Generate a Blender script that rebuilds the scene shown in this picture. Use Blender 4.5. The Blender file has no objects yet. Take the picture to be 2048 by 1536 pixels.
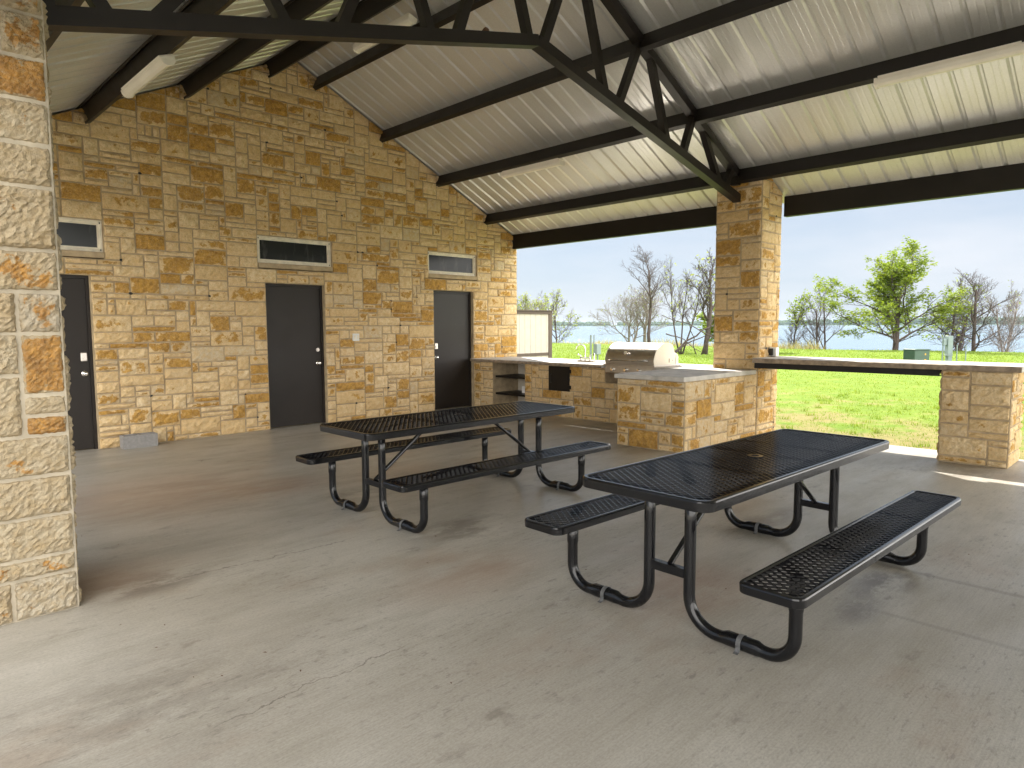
import bpy, math, random
from mathutils import Vector, Matrix, noise

random.seed(7)
scene = bpy.context.scene
C = scene.collection

# ------------------------------------------------------------------ camera
F_PX, YAW, PITCH, ROLL, CAM_H = 1346.07, 0.77738, -0.08611, -0.00419, 1.499
cam_data = bpy.data.cameras.new("camera")
cam_data.sensor_width = 36.0
cam_data.lens = 36.0 * F_PX / 2048.0
cam_data.clip_start = 0.05
cam_data.clip_end = 9000.0
cam = bpy.data.objects.new("camera", cam_data)
C.objects.link(cam)
fw = Vector((math.sin(YAW) * math.cos(PITCH), math.cos(YAW) * math.cos(PITCH), math.sin(PITCH)))
rt = Vector((math.cos(YAW), -math.sin(YAW), 0))
up = rt.cross(fw)
r2 = rt * math.cos(ROLL) + up * math.sin(ROLL)
u2 = up * math.cos(ROLL) - rt * math.sin(ROLL)
cam.matrix_world = Matrix(((r2.x, u2.x, -fw.x, 0), (r2.y, u2.y, -fw.y, 0), (r2.z, u2.z, -fw.z, CAM_H), (0, 0, 0, 1)))
scene.camera = cam

# ------------------------------------------------------------------ world, sun, exposure
SUNDIR = Vector((0.58, 0.93, 1.0)).normalized()      # towards the sun
EL = math.asin(SUNDIR.z)
AZ = math.atan2(SUNDIR.x, SUNDIR.y)
world = bpy.data.worlds.new("World")
scene.world = world
world.use_nodes = True
wn, wl = world.node_tree.nodes, world.node_tree.links
bg = wn['Background']
sky = wn.new('ShaderNodeTexSky')
sky.sky_type = 'NISHITA'
sky.sun_disc = False
sky.sun_elevation = EL
sky.sun_rotation = AZ
sky.air_density = 1.0
sky.dust_density = 0.6
sky.ozone_density = 2.0
wtc = wn.new('ShaderNodeTexCoord')
wmap = wn.new('ShaderNodeMapping')
wmap.inputs['Scale'].default_value = (1.0, 1.0, 5.0)
wnoi = wn.new('ShaderNodeTexNoise')
wnoi.inputs['Scale'].default_value = 2.2
wnoi.inputs['Detail'].default_value = 7.0
wnoi.inputs['Roughness'].default_value = 0.55
wramp = wn.new('ShaderNodeMapRange')
wramp.inputs['From Min'].default_value = 0.35
wramp.inputs['From Max'].default_value = 0.75
wramp.inputs['To Min'].default_value = 0.93
wramp.inputs['To Max'].default_value = 0.975
wmix = wn.new('ShaderNodeMixRGB')
wmix.inputs['Color2'].default_value = (2.5, 2.95, 3.45, 1)     # thin veil of high cloud
# bright cloud bank added out of view behind the camera to light the interior
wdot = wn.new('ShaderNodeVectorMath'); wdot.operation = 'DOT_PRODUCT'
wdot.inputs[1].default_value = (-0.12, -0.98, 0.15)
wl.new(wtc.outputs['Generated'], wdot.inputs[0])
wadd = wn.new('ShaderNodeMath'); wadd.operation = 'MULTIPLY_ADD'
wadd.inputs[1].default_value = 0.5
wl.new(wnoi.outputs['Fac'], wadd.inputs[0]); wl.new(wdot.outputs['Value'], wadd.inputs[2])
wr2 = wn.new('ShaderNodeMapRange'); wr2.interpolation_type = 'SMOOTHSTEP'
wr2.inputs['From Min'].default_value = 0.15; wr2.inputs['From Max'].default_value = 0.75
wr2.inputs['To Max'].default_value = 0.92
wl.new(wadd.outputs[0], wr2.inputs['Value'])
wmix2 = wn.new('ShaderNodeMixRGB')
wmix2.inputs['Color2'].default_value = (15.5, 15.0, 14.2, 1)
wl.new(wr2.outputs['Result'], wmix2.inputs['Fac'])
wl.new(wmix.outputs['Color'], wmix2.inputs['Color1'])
wl.new(wtc.outputs['Generated'], wmap.inputs['Vector'])
wl.new(wmap.outputs['Vector'], wnoi.inputs['Vector'])
wl.new(wnoi.outputs['Fac'], wramp.inputs['Value'])
wl.new(wramp.outputs['Result'], wmix.inputs['Fac'])
wl.new(sky.outputs['Color'], wmix.inputs['Color1'])
wveil = wn.new('ShaderNodeMixRGB')
wveil.inputs['Color1'].default_value = (1.40, 1.68, 2.06, 1)
wveil.inputs['Color2'].default_value = (2.30, 2.42, 2.64, 1)
wvr = wn.new('ShaderNodeMapRange')
wvr.inputs['From Min'].default_value = 0.3; wvr.inputs['From Max'].default_value = 0.7
wl.new(wnoi.outputs['Fac'], wvr.inputs['Value'])
wl.new(wvr.outputs['Result'], wveil.inputs['Fac'])
wl.new(wveil.outputs['Color'], wmix.inputs['Color2'])
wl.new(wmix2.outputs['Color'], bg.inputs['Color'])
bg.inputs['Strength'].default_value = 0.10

sun_data = bpy.data.lights.new("sun", 'SUN')
sun_data.energy = 4.2
sun_data.angle = math.radians(0.5)
sun_data.color = (1.0, 0.95, 0.87)
sun = bpy.data.objects.new("sun", sun_data)
C.objects.link(sun)
sun.rotation_euler = SUNDIR.to_track_quat('Z', 'Y').to_euler()
sun.location = SUNDIR * 40

scene.view_settings.view_transform = 'Standard'
scene.view_settings.look = 'None'
scene.view_settings.gamma = 1.0
scene.view_settings.exposure = 1.8
scene.render.engine = 'CYCLES'
scene.cycles.max_bounces = 10
scene.cycles.diffuse_bounces = 6
scene.cycles.caustics_reflective = False
scene.cycles.caustics_refractive = False

# ------------------------------------------------------------------ material helpers
def newmat(name):
    m = bpy.data.materials.new(name)
    m.use_nodes = True
    nt = m.node_tree
    return m, nt.nodes, nt.links, nt.nodes['Principled BSDF']

def N(nodes, kind, **kw):
    n = nodes.new(kind)
    for k, v in kw.items():
        if k in n.inputs.keys():
            n.inputs[k].default_value = v
        else:
            setattr(n, k, v)
    return n

def noise_node(nodes, links, vec, scale, detail=4, rough=0.55):
    n = nodes.new('ShaderNodeTexNoise')
    n.inputs['Scale'].default_value = scale
    n.inputs['Detail'].default_value = detail
    n.inputs['Roughness'].default_value = rough
    if vec is not None:
        links.new(vec, n.inputs['Vector'])
    return n.outputs['Fac']

def mapr(nodes, links, val, a, b, c=0.0, d=1.0, smooth=False):
    n = nodes.new('ShaderNodeMapRange')
    if smooth:
        n.interpolation_type = 'SMOOTHSTEP'
    n.inputs['From Min'].default_value = a
    n.inputs['From Max'].default_value = b
    n.inputs['To Min'].default_value = c
    n.inputs['To Max'].default_value = d
    links.new(val, n.inputs['Value'])
    return n.outputs['Result']

def mth(nodes, links, op, a, b=None, clamp=False):
    n = nodes.new('ShaderNodeMath')
    n.operation = op
    n.use_clamp = clamp
    for i, x in enumerate((a, b)):
        if x is None:
            continue
        if isinstance(x, (int, float)):
            n.inputs[i].default_value = x
        else:
            links.new(x, n.inputs[i])
    return n.outputs[0]

def mixc(nodes, links, fac, a, b, blend='MIX'):
    n = nodes.new('ShaderNodeMixRGB')
    n.blend_type = blend
    for s, x in ((0, fac), (1, a), (2, b)):
        if isinstance(x, (int, float)):
            n.inputs[s].default_value = x
        elif isinstance(x, tuple):
            n.inputs[s].default_value = (x[0], x[1], x[2], 1)
        else:
            links.new(x, n.inputs[s])
    return n.outputs[0]

def bump(nodes, links, h, bsdf, strength=0.5, dist=0.01):
    b = nodes.new('ShaderNodeBump')
    b.inputs['Strength'].default_value = strength
    b.inputs['Distance'].default_value = dist
    links.new(h, b.inputs['Height'])
    links.new(b.outputs['Normal'], bsdf.inputs['Normal'])

def simple(name, col, rough=0.6, metal=0.0, var=0.12, scale=12.0, bumps=0.0, bscale=60.0, spec=0.5, coat=0.0):
    m, n, l, b = newmat(name)
    tc = n.new('ShaderNodeTexCoord').outputs['Object']
    f = noise_node(n, l, tc, scale, 5)
    c = mixc(n, l, mapr(n, l, f, 0.3, 0.7), tuple(x * (1 - var) for x in col), tuple(min(1, x * (1 + var)) for x in col))
    l.new(c, b.inputs['Base Color'])
    l.new(mapr(n, l, f, 0.3, 0.7, rough * 0.88, min(1, rough * 1.12)), b.inputs['Roughness'])
    b.inputs['Metallic'].default_value = metal
    b.inputs['Specular IOR Level'].default_value = spec
    b.inputs['Coat Weight'].default_value = coat
    if bumps:
        bump(n, l, noise_node(n, l, tc, bscale, 4), b, bumps, 0.004)
    return m

def stone_mat(name, c1, c2, rust, brown, gray):
    m, n, l, b = newmat(name)
    tc = n.new('ShaderNodeTexCoord').outputs['Object']
    at = n.new('ShaderNodeAttribute')
    at.attribute_name = 'scol'
    sep = n.new('ShaderNodeSeparateColor')
    l.new(at.outputs['Color'], sep.inputs[0])
    tone, rst, seed = sep.outputs[0], sep.outputs[1], sep.outputs[2]
    off = n.new('ShaderNodeVectorMath'); off.operation = 'SCALE'
    off.inputs[0].default_value = (37.0, 19.0, 53.0)
    l.new(seed, off.inputs['Scale'])
    add = n.new('ShaderNodeVectorMath'); add.operation = 'ADD'
    l.new(tc, add.inputs[0]); l.new(off.outputs[0], add.inputs[1])
    v = add.outputs[0]
    na = noise_node(n, l, v, 6.0, 7, 0.62)
    nb = noise_node(n, l, v, 17.0, 6, 0.65)
    nc = noise_node(n, l, v, 60.0, 5, 0.65)
    base = mixc(n, l, tone, c1, c2)
    base = mixc(n, l, mapr(n, l, seed, 0.86, 0.95, 0, 0.5), base, gray)
    base = mixc(n, l, mapr(n, l, nb, 0.40, 0.66, 0.0, 0.75), base, tuple(x * y for x, y in zip(c2, (0.86, 0.78, 0.62))))
    base = mixc(n, l, mapr(n, l, nc, 0.44, 0.66, 0.0, 0.50), base, tuple(x * 0.68 for x in c2))
    nd = noise_node(n, l, v, 11.0, 8, 0.68)
    k = mth(n, l, 'ADD', mth(n, l, 'MULTIPLY', mth(n, l, 'ADD', na, nd), 0.5), mapr(n, l, rst, 0, 1, -0.17, 0.16))
    k = mth(n, l, 'ADD', k, mapr(n, l, at.outputs['Alpha'], 0, 1, -0.10, 0.02))
    mask = mapr(n, l, k, 0.495, 0.535, 0, 1, True)
    mask = mth(n, l, 'MULTIPLY', mask, mapr(n, l, nc, 0.3, 0.55, 0.55, 0.97))
    rc = mixc(n, l, mapr(n, l, nb, 0.4, 0.68), rust, brown)
    col = mixc(n, l, mask, base, rc)
    l.new(col, b.inputs['Base Color'])
    b.inputs['Roughness'].default_value = 0.88
    b.inputs['Specular IOR Level'].default_value = 0.25
    h = mth(n, l, 'ADD', mth(n, l, 'MULTIPLY', nb, 1.0), mth(n, l, 'MULTIPLY', nc, 0.35))
    h = mth(n, l, 'ADD', h, mth(n, l, 'MULTIPLY', nd, 0.8))
    h = mth(n, l, 'ADD', h, mth(n, l, 'MULTIPLY', noise_node(n, l, v, 150.0, 4, 0.7), 0.16))
    bump(n, l, h, b, 0.9, 0.024)
    return m

M = {}
M['stone'] = stone_mat('rough_limestone', (0.83, 0.665, 0.42), (0.72, 0.525, 0.28), (0.54, 0.30, 0.055), (0.29, 0.15, 0.035), (0.52, 0.47, 0.37))
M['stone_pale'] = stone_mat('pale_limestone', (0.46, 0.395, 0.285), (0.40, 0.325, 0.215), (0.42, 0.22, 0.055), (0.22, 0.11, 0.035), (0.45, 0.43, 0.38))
M['mortar'] = simple('mortar', (0.42, 0.325, 0.205), 0.95, var=0.25, scale=9, bumps=0.6, bscale=70, spec=0.2)
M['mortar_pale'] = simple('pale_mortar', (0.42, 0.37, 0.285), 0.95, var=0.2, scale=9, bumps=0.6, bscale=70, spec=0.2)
M['slab'] = simple('counter_concrete', (0.50, 0.47, 0.43), 0.62, var=0.22, scale=7, bumps=0.25, bscale=40)
M['slab_edge'] = simple('rough_slab_edge', (0.30, 0.235, 0.17), 0.9, var=0.35, scale=14, bumps=0.9, bscale=30)
M['block'] = simple('cinder_block_grey', (0.27, 0.26, 0.25), 0.95, var=0.15, scale=30, bumps=0.8, bscale=120)
M['blockwall'] = simple('painted_blockwork', (0.50, 0.45, 0.37), 0.85, var=0.08, bumps=0.2)
M['bronze'] = simple('dark_bronze_paint', (0.0115, 0.0085, 0.0065), 0.45, spec=0.32, var=0.22, scale=5, bumps=0.15, bscale=25)
M['door'] = simple('dark_door_paint', (0.014, 0.012, 0.011), 0.42, spec=0.28, var=0.1, scale=3, bumps=0.08, bscale=30)
m, n, l, b = newmat('scuffed_door_paint')
tcn = n.new('ShaderNodeTexCoord').outputs['Object']
f0 = noise_node(n, l, tcn, 1.3, 5, 0.6); f1 = noise_node(n, l, tcn, 55, 3, 0.6)
c0 = mixc(n, l, mapr(n, l, f0, 0.35, 0.7), (0.015, 0.0115, 0.0095), (0.024, 0.019, 0.016))
l.new(mixc(n, l, mapr(n, l, f1, 0.76, 0.79), c0, (0.30, 0.28, 0.25)), b.inputs['Base Color'])
l.new(mapr(n, l, f0, 0.3, 0.7, 0.36, 0.52), b.inputs['Roughness'])
b.inputs['Specular IOR Level'].default_value = 0.3
M['door'] = m
M['steel'] = simple('brushed_steel', (0.58, 0.54, 0.50), 0.34, 1.0, var=0.06, scale=20)
M['chrome'] = simple('chrome', (0.80, 0.79, 0.77), 0.12, 1.0, var=0.03)
M['winframe'] = simple('weathered_window_frame', (0.74, 0.68, 0.55), 0.55, var=0.15, scale=14)
M['white'] = simple('white_plastic', (0.74, 0.74, 0.71), 0.45, var=0.05)
M['fixture'] = simple('light_housing', (0.86, 0.82, 0.72), 0.40, var=0.05, scale=4)
M['greybox'] = simple('grey_electrical_paint', (0.20, 0.25, 0.26), 0.5, var=0.08)
M['greenbox'] = simple('green_cabinet_paint', (0.045, 0.085, 0.065), 0.5, var=0.12)
M['yellow'] = simple('warning_label', (0.60, 0.33, 0.04), 0.6)
M['cream'] = simple('cream_siding_paint', (0.46, 0.43, 0.385), 0.7, var=0.06, scale=6)
M['trim'] = simple('brown_trim_paint', (0.085, 0.060, 0.048), 0.6, var=0.12)
M['black'] = simple('black_plastic', (0.012, 0.012, 0.012), 0.5)
M['bag'] = simple('thin_white_plastic', (0.80, 0.80, 0.80), 0.4, var=0.03)
M['tape'] = simple('grey_strap', (0.10, 0.10, 0.10), 0.5, var=0.3, scale=60)
M['nest'] = simple('mud_nest', (0.13, 0.07, 0.04), 0.95, var=0.3, scale=50, bumps=0.6)
M['bark'] = simple('dark_bark', (0.075, 0.056, 0.050), 0.95, var=0.3, scale=6)
M['bark_grey'] = simple('grey_bark', (0.20, 0.17, 0.15), 0.95, var=0.3, scale=6)

# gloss black coating of the picnic tables
m, n, l, b = newmat('black_plastisol')
tc = n.new('ShaderNodeTexCoord').outputs['Object']
f = noise_node(n, l, tc, 30, 4)
l.new(mixc(n, l, mapr(n, l, noise_node(n, l, tc, 90, 3), 0.74, 0.76), (0.005, 0.005, 0.006), (0.10, 0.09, 0.08)), b.inputs['Base Color'])
l.new(mapr(n, l, f, 0.3, 0.7, 0.10, 0.22), b.inputs['Roughness'])
b.inputs['Specular IOR Level'].default_value = 0.48
bump(n, l, noise_node(n, l, tc, 22, 3), b, 0.06, 0.004)
M['plastisol'] = m

# galvanised roof sheet
m, n, l, b = newmat('galvalume_sheet')
tcn = n.new('ShaderNodeTexCoord').outputs['Object']
mp = N(n, 'ShaderNodeMapping'); mp.inputs['Scale'].default_value = (0.55, 3.3, 0.55)
l.new(tcn, mp.inputs['Vector'])
f1 = noise_node(n, l, mp.outputs[0], 1.3, 3)
f2 = noise_node(n, l, tcn, 60, 3)
c = mixc(n, l, mapr(n, l, f1, 0.3, 0.7), (0.66, 0.665, 0.645), (0.73, 0.735, 0.715))
l.new(mixc(n, l, mapr(n, l, f2, 0.4, 0.7, 0, 0.25), c, (0.5, 0.49, 0.46)), b.inputs['Base Color'])
b.inputs['Metallic'].default_value = 0.5
l.new(mapr(n, l, f1, 0.3, 0.7, 0.30, 0.44), b.inputs['Roughness'])
bump(n, l, f1, b, 0.38, 0.03)
M['roof'] = m

# window glass with a dull plastic film behind it
m, n, l, b = newmat('dark_window_glass')
tcn = n.new('ShaderNodeTexCoord').outputs['Object']
mp = N(n, 'ShaderNodeMapping'); mp.inputs['Scale'].default_value = (9, 1, 2.0); mp.inputs['Rotation'].default_value = (0, 0.5, 0)
l.new(tcn, mp.inputs['Vector'])
f1 = noise_node(n, l, mp.outputs[0], 1.0, 6, 0.7)
l.new(mixc(n, l, mapr(n, l, f1, 0.55, 0.78, 0, 0.5), (0.012, 0.014, 0.013), (0.13, 0.13, 0.12)), b.inputs['Base Color'])
b.inputs['Roughness'].default_value = 0.16
b.inputs['Specular IOR Level'].default_value = 0.22
M['glass'] = m

# concrete floor
m, n, l, b = newmat('broomed_concrete')
geo = n.new('ShaderNodeNewGeometry').outputs['Position']
def mapped(sx, sy, rz=0.0, loc=(0, 0, 0)):
    q = n.new('ShaderNodeMapping')
    q.inputs['Scale'].default_value = (sx, sy, 1)
    q.inputs['Rotation'].default_value = (0, 0, rz)
    q.inputs['Location'].default_value = loc
    l.new(geo, q.inputs['Vector'])
    return q.outputs[0]
A_ = noise_node(n, l, mapped(0.55, 0.8), 1.0, 6, 0.6)
B_ = noise_node(n, l, mapped(1.2, 3.6, 0.1), 1.0, 7, 0.65)
D_ = noise_node(n, l, mapped(9, 26, 0.05), 1.0, 5, 0.65)
E_ = noise_node(n, l, mapped(0.9, 1.3, 0.0, (7, 3, 0)), 1.0, 5, 0.6)
G_ = noise_node(n, l, mapped(2.2, 4.0, 0.15, (3, 11, 0)), 1.0, 8, 0.7)
Br = noise_node(n, l, mapped(3, 300), 1.0, 2, 0.5)
Fi = noise_node(n, l, mapped(70, 110), 1.0, 5, 0.7)
Ln = noise_node(n, l, mapped(2.5, 120, 0.02), 1.0, 4, 0.7)
Pt = noise_node(n, l, mapped(14, 34, 0.08, (2, 9, 0)), 1.0, 6, 0.7)
col = mixc(n, l, mapr(n, l, A_, 0.34, 0.66, 0, 1, True), (0.385, 0.358, 0.308), (0.485, 0.460, 0.408))
col = mixc(n, l, mapr(n, l, B_, 0.42, 0.72, 0, 0.55, True), col, (0.31, 0.285, 0.23))
col = mixc(n, l, mapr(n, l, E_, 0.55, 0.70, 0, 0.5, True), col, (0.335, 0.255, 0.19))      # rusty pink stains
col = mixc(n, l, mapr(n, l, G_, 0.58, 0.70, 0, 0.55, True), col, (0.125, 0.105, 0.085))      # dark dirt
spk = mth(n, l, 'MULTIPLY', mapr(n, l, D_, 0.58, 0.68), mapr(n, l, noise_node(n, l, mapped(0.6, 0.9, 0, (1, 5, 0)), 1.0, 3), 0.45, 0.60))
col = mixc(n, l, mth(n, l, 'MULTIPLY', spk, 0.55), col, (0.12, 0.11, 0.10))
col = mixc(n, l, mapr(n, l, Fi, 0.42, 0.70, 0, 0.42), col, (0.15, 0.135, 0.115))
col = mixc(n, l, mapr(n, l, Ln, 0.45, 0.65, 0, 0.26), col, (0.20, 0.18, 0.15))
pm = mth(n, l, 'MULTIPLY', mapr(n, l, Pt, 0.57, 0.62), mapr(n, l, noise_node(n, l, mapped(0.9, 1.3, 0, (4, 2, 0)), 1.0, 4), 0.42, 0.58))
col = mixc(n, l, mth(n, l, 'MULTIPLY', pm, 0.42), col, (0.13, 0.115, 0.10))
col = mixc(n, l, mapr(n, l, Pt, 0.30, 0.38, 0.22, 0), col, (0.60, 0.58, 0.53))
sepx = n.new('ShaderNodeSeparateXYZ'); l.new(geo, sepx.inputs[0])
X_, Y_ = sepx.outputs[0], sepx.outputs[1]
# two hairline cracks and one faint pour line
def crack(a0, b0, x0, x1, wdt, amp, dark, along='x'):
    global col
    P, Q = (X_, Y_) if along == 'x' else (Y_, X_)
    wob = mth(n, l, 'MULTIPLY', mth(n, l, 'SUBTRACT', noise_node(n, l, mapped(5, 5, 0, (a0, b0, 0)), 1.0, 7, 0.65), 0.5), amp)
    t = mth(n, l, 'ADD', mth(n, l, 'SUBTRACT', Q, mth(n, l, 'ADD', mth(n, l, 'MULTIPLY', P, b0), a0)), wob)
    d = mth(n, l, 'ABSOLUTE', t)
    k = mapr(n, l, d, wdt * 0.3, wdt, 1, 0)
    g = mth(n, l, 'MULTIPLY', mapr(n, l, P, x0, x0 + 0.15), mapr(n, l, P, x1 - 0.15, x1, 1, 0))
    k = mth(n, l, 'MULTIPLY', mth(n, l, 'MULTIPLY', k, g), dark)
    col = mixc(n, l, k, col, (0.045, 0.03, 0.025))
crack(2.53, 0.0, 0.85, 1.85, 0.0055, 0.20, 0.62)
crack(4.25, -0.05, 1.15, 2.5, 0.007, 0.25, 0.6)
crack(4.52, 0.0, -3.0, 1.4, 0.035, 0.03, 0.30, 'y')
crack(3.76, 0.0, -3.0, 1.2, 0.030, 0.03, 0.22, 'y')
def stain(cx, cy, r, c, amt, sy=1.0, lo=0.42, hi=0.56):
    global col
    dx = mth(n, l, 'SUBTRACT', X_, cx); dy = mth(n, l, 'MULTIPLY', mth(n, l, 'SUBTRACT', Y_, cy), 1.0 / sy)
    d = mth(n, l, 'SQRT', mth(n, l, 'ADD', mth(n, l, 'MULTIPLY', dx, dx), mth(n, l, 'MULTIPLY', dy, dy)))
    k = mth(n, l, 'MULTIPLY', mapr(n, l, d, 0.1 * r, r, 1, 0, True), mapr(n, l, G_, lo, hi, 0, 1, True))
    col = mixc(n, l, mth(n, l, 'MULTIPLY', k, amt), col, c)
for a in ((4.20, 1.20, 0.50, 0.8, 0.45), (3.70, 1.18, 0.35, 0.6, 0.5), (4.75, 2.25, 0.55, 0.7, 0.6), (5.3, 2.2, 0.4, 0.5, 0.6), (1.15, 4.22, 0.55, 0.75, 0.5), (3.15, 3.75, 0.7, 0.6, 0.6), (0.75, 2.9, 0.9, 0.3, 0.8), (8.0, 1.5, 0.6, 0.5, 1.0), (3.2, 5.2, 0.6, 0.45, 0.6)):
    stain(a[0], a[1], a[2], (0.10, 0.085, 0.07), a[3], a[4])
for a in ((3.35, 2.0, 0.75, 0.6, 0.7), (1.9, 6.5, 1.5, 0.65, 1.0), (2.8, 6.0, 0.8, 0.5, 0.7), (4.0, 5.7, 1.0, 0.4, 0.6), (0.95, 4.5, 0.6, 0.6, 0.8), (2.6, 3.0, 0.8, 0.45, 0.6)):
    stain(a[0], a[1], a[2], (0.30, 0.20, 0.14), a[3], a[4], 0.30, 0.5)
l.new(col, b.inputs['Base Color'])
b.inputs['Roughness'].default_value = 0.62
b.inputs['Specular IOR Level'].default_value = 0.55
l.new(mapr(n, l, B_, 0.3, 0.7, 0.30, 0.52), b.inputs['Roughness'])
hh = mth(n, l, 'ADD', mth(n, l, 'MULTIPLY', Br, 0.5), mth(n, l, 'MULTIPLY', Fi, 0.5))
bump(n, l, hh, b, 0.30, 0.006)
M['floor'] = m

# lawn
m, n, l, b = newmat('lawn_soil')
geo = n.new('ShaderNodeNewGeometry').outputs['Position']
a = noise_node(n, l, geo, 0.35, 6, 0.6)
a2 = noise_node(n, l, geo, 1.7, 7, 0.7)
a3 = noise_node(n, l, geo, 14, 5, 0.7)
col = mixc(n, l, mapr(n, l, a2, 0.35, 0.65), (0.115, 0.185, 0.018), (0.165, 0.225, 0.028))
sx = n.new('ShaderNodeSeparateXYZ'); l.new(geo, sx.inputs[0])
near = mapr(n, l, sx.outputs[0], 10.0, 19.0, 0.12, -0.10)
dry = mapr(n, l, mth(n, l, 'ADD', mth(n, l, 'ADD', mth(n, l, 'MULTIPLY', a, 0.5), mth(n, l, 'MULTIPLY', a2, 0.5)), near), 0.50, 0.64, 0, 0.85, True)
col = mixc(n, l, dry, col, (0.24, 0.185, 0.085))
col = mixc(n, l, mapr(n, l, a3, 0.4, 0.7, 0, 0.5), col, (0.055, 0.10, 0.014))
l.new(col, b.inputs['Base Color'])
b.inputs['Roughness'].default_value = 0.95
b.inputs['Specular IOR Level'].default_value = 0.15
bump(n, l, a3, b, 0.8, 0.05)
M['lawn'] = m

def leafmat(name, c1, c2, trans=0.5, sc=0.9):
    m, n, l, b = newmat(name)
    geo = n.new('ShaderNodeNewGeometry')
    f = noise_node(n, l, geo.outputs['Position'], sc, 4)
    rnd = geo.outputs['Random Per Island']
    col = mixc(n, l, mth(n, l, 'ADD', mth(n, l, 'MULTIPLY', mapr(n, l, f, 0.3, 0.7), 0.6), mth(n, l, 'MULTIPLY', rnd, 0.4)), c1, c2)
    l.new(col, b.inputs['Base Color'])
    b.inputs['Roughness'].default_value = 0.6
    b.inputs['Specular IOR Level'].default_value = 0.3
    tr = n.new('ShaderNodeBsdfTranslucent')
    l.new(mixc(n, l, 1.0, col, (1.5, 1.45, 0.8), 'MULTIPLY'), tr.inputs['Color'])
    mx = n.new('ShaderNodeMixShader'); mx.inputs[0].default_value = trans
    l.new(b.outputs[0], mx.inputs[1]); l.new(tr.outputs[0], mx.inputs[2])
    l.new(mx.outputs[0], n['Material Output'].inputs['Surface'])
    return m
M['grass'] = leafmat('grass_blades', (0.085, 0.165, 0.014), (0.20, 0.245, 0.035), 0.42, 2.4)
M['weeds'] = leafmat('dry_shore_grass', (0.20, 0.20, 0.07), (0.36, 0.30, 0.16), 0.35, 0.7)
M['leaf'] = leafmat('spring_leaves', (0.10, 0.165, 0.016), (0.22, 0.27, 0.03), 0.5, 0.8)
M['leaf_pale'] = leafmat('pale_leaf_buds', (0.16, 0.21, 0.06), (0.27, 0.30, 0.12), 0.45, 0.8)

# lake
m, n, l, b = newmat('lake_water')
geo = n.new('ShaderNodeNewGeometry').outputs['Position']
b.inputs['Base Color'].default_value = (0.12, 0.175, 0.225, 1)
b.inputs['Specular IOR Level'].default_value = 0.25
b.inputs['Roughness'].default_value = 0.16
b.inputs['IOR'].default_value = 1.33
q = n.new('ShaderNodeMapping'); q.inputs['Scale'].default_value = (1.3, 0.35, 1); l.new(geo, q.inputs['Vector'])
w1 = noise_node(n, l, q.outputs[0], 1.0, 6, 0.6)
w2 = noise_node(n, l, geo, 0.05, 4, 0.6)
bump(n, l, mth(n, l, 'ADD', w1, mth(n, l, 'MULTIPLY', w2, 2)), b, 1.0, 0.22)
M['water'] = m

m, n, l, b = newmat('far_woods_foliage')
geo = n.new('ShaderNodeNewGeometry').outputs['Position']
f = noise_node(n, l, geo, 0.03, 5, 0.6)
l.new(mixc(n, l, mapr(n, l, f, 0.3, 0.7), (0.035, 0.06, 0.022), (0.08, 0.11, 0.045)), b.inputs['Base Color'])
b.inputs['Roughness'].default_value = 1.0
b.inputs['Specular IOR Level'].default_value = 0.0
M['farwood'] = m

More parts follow.
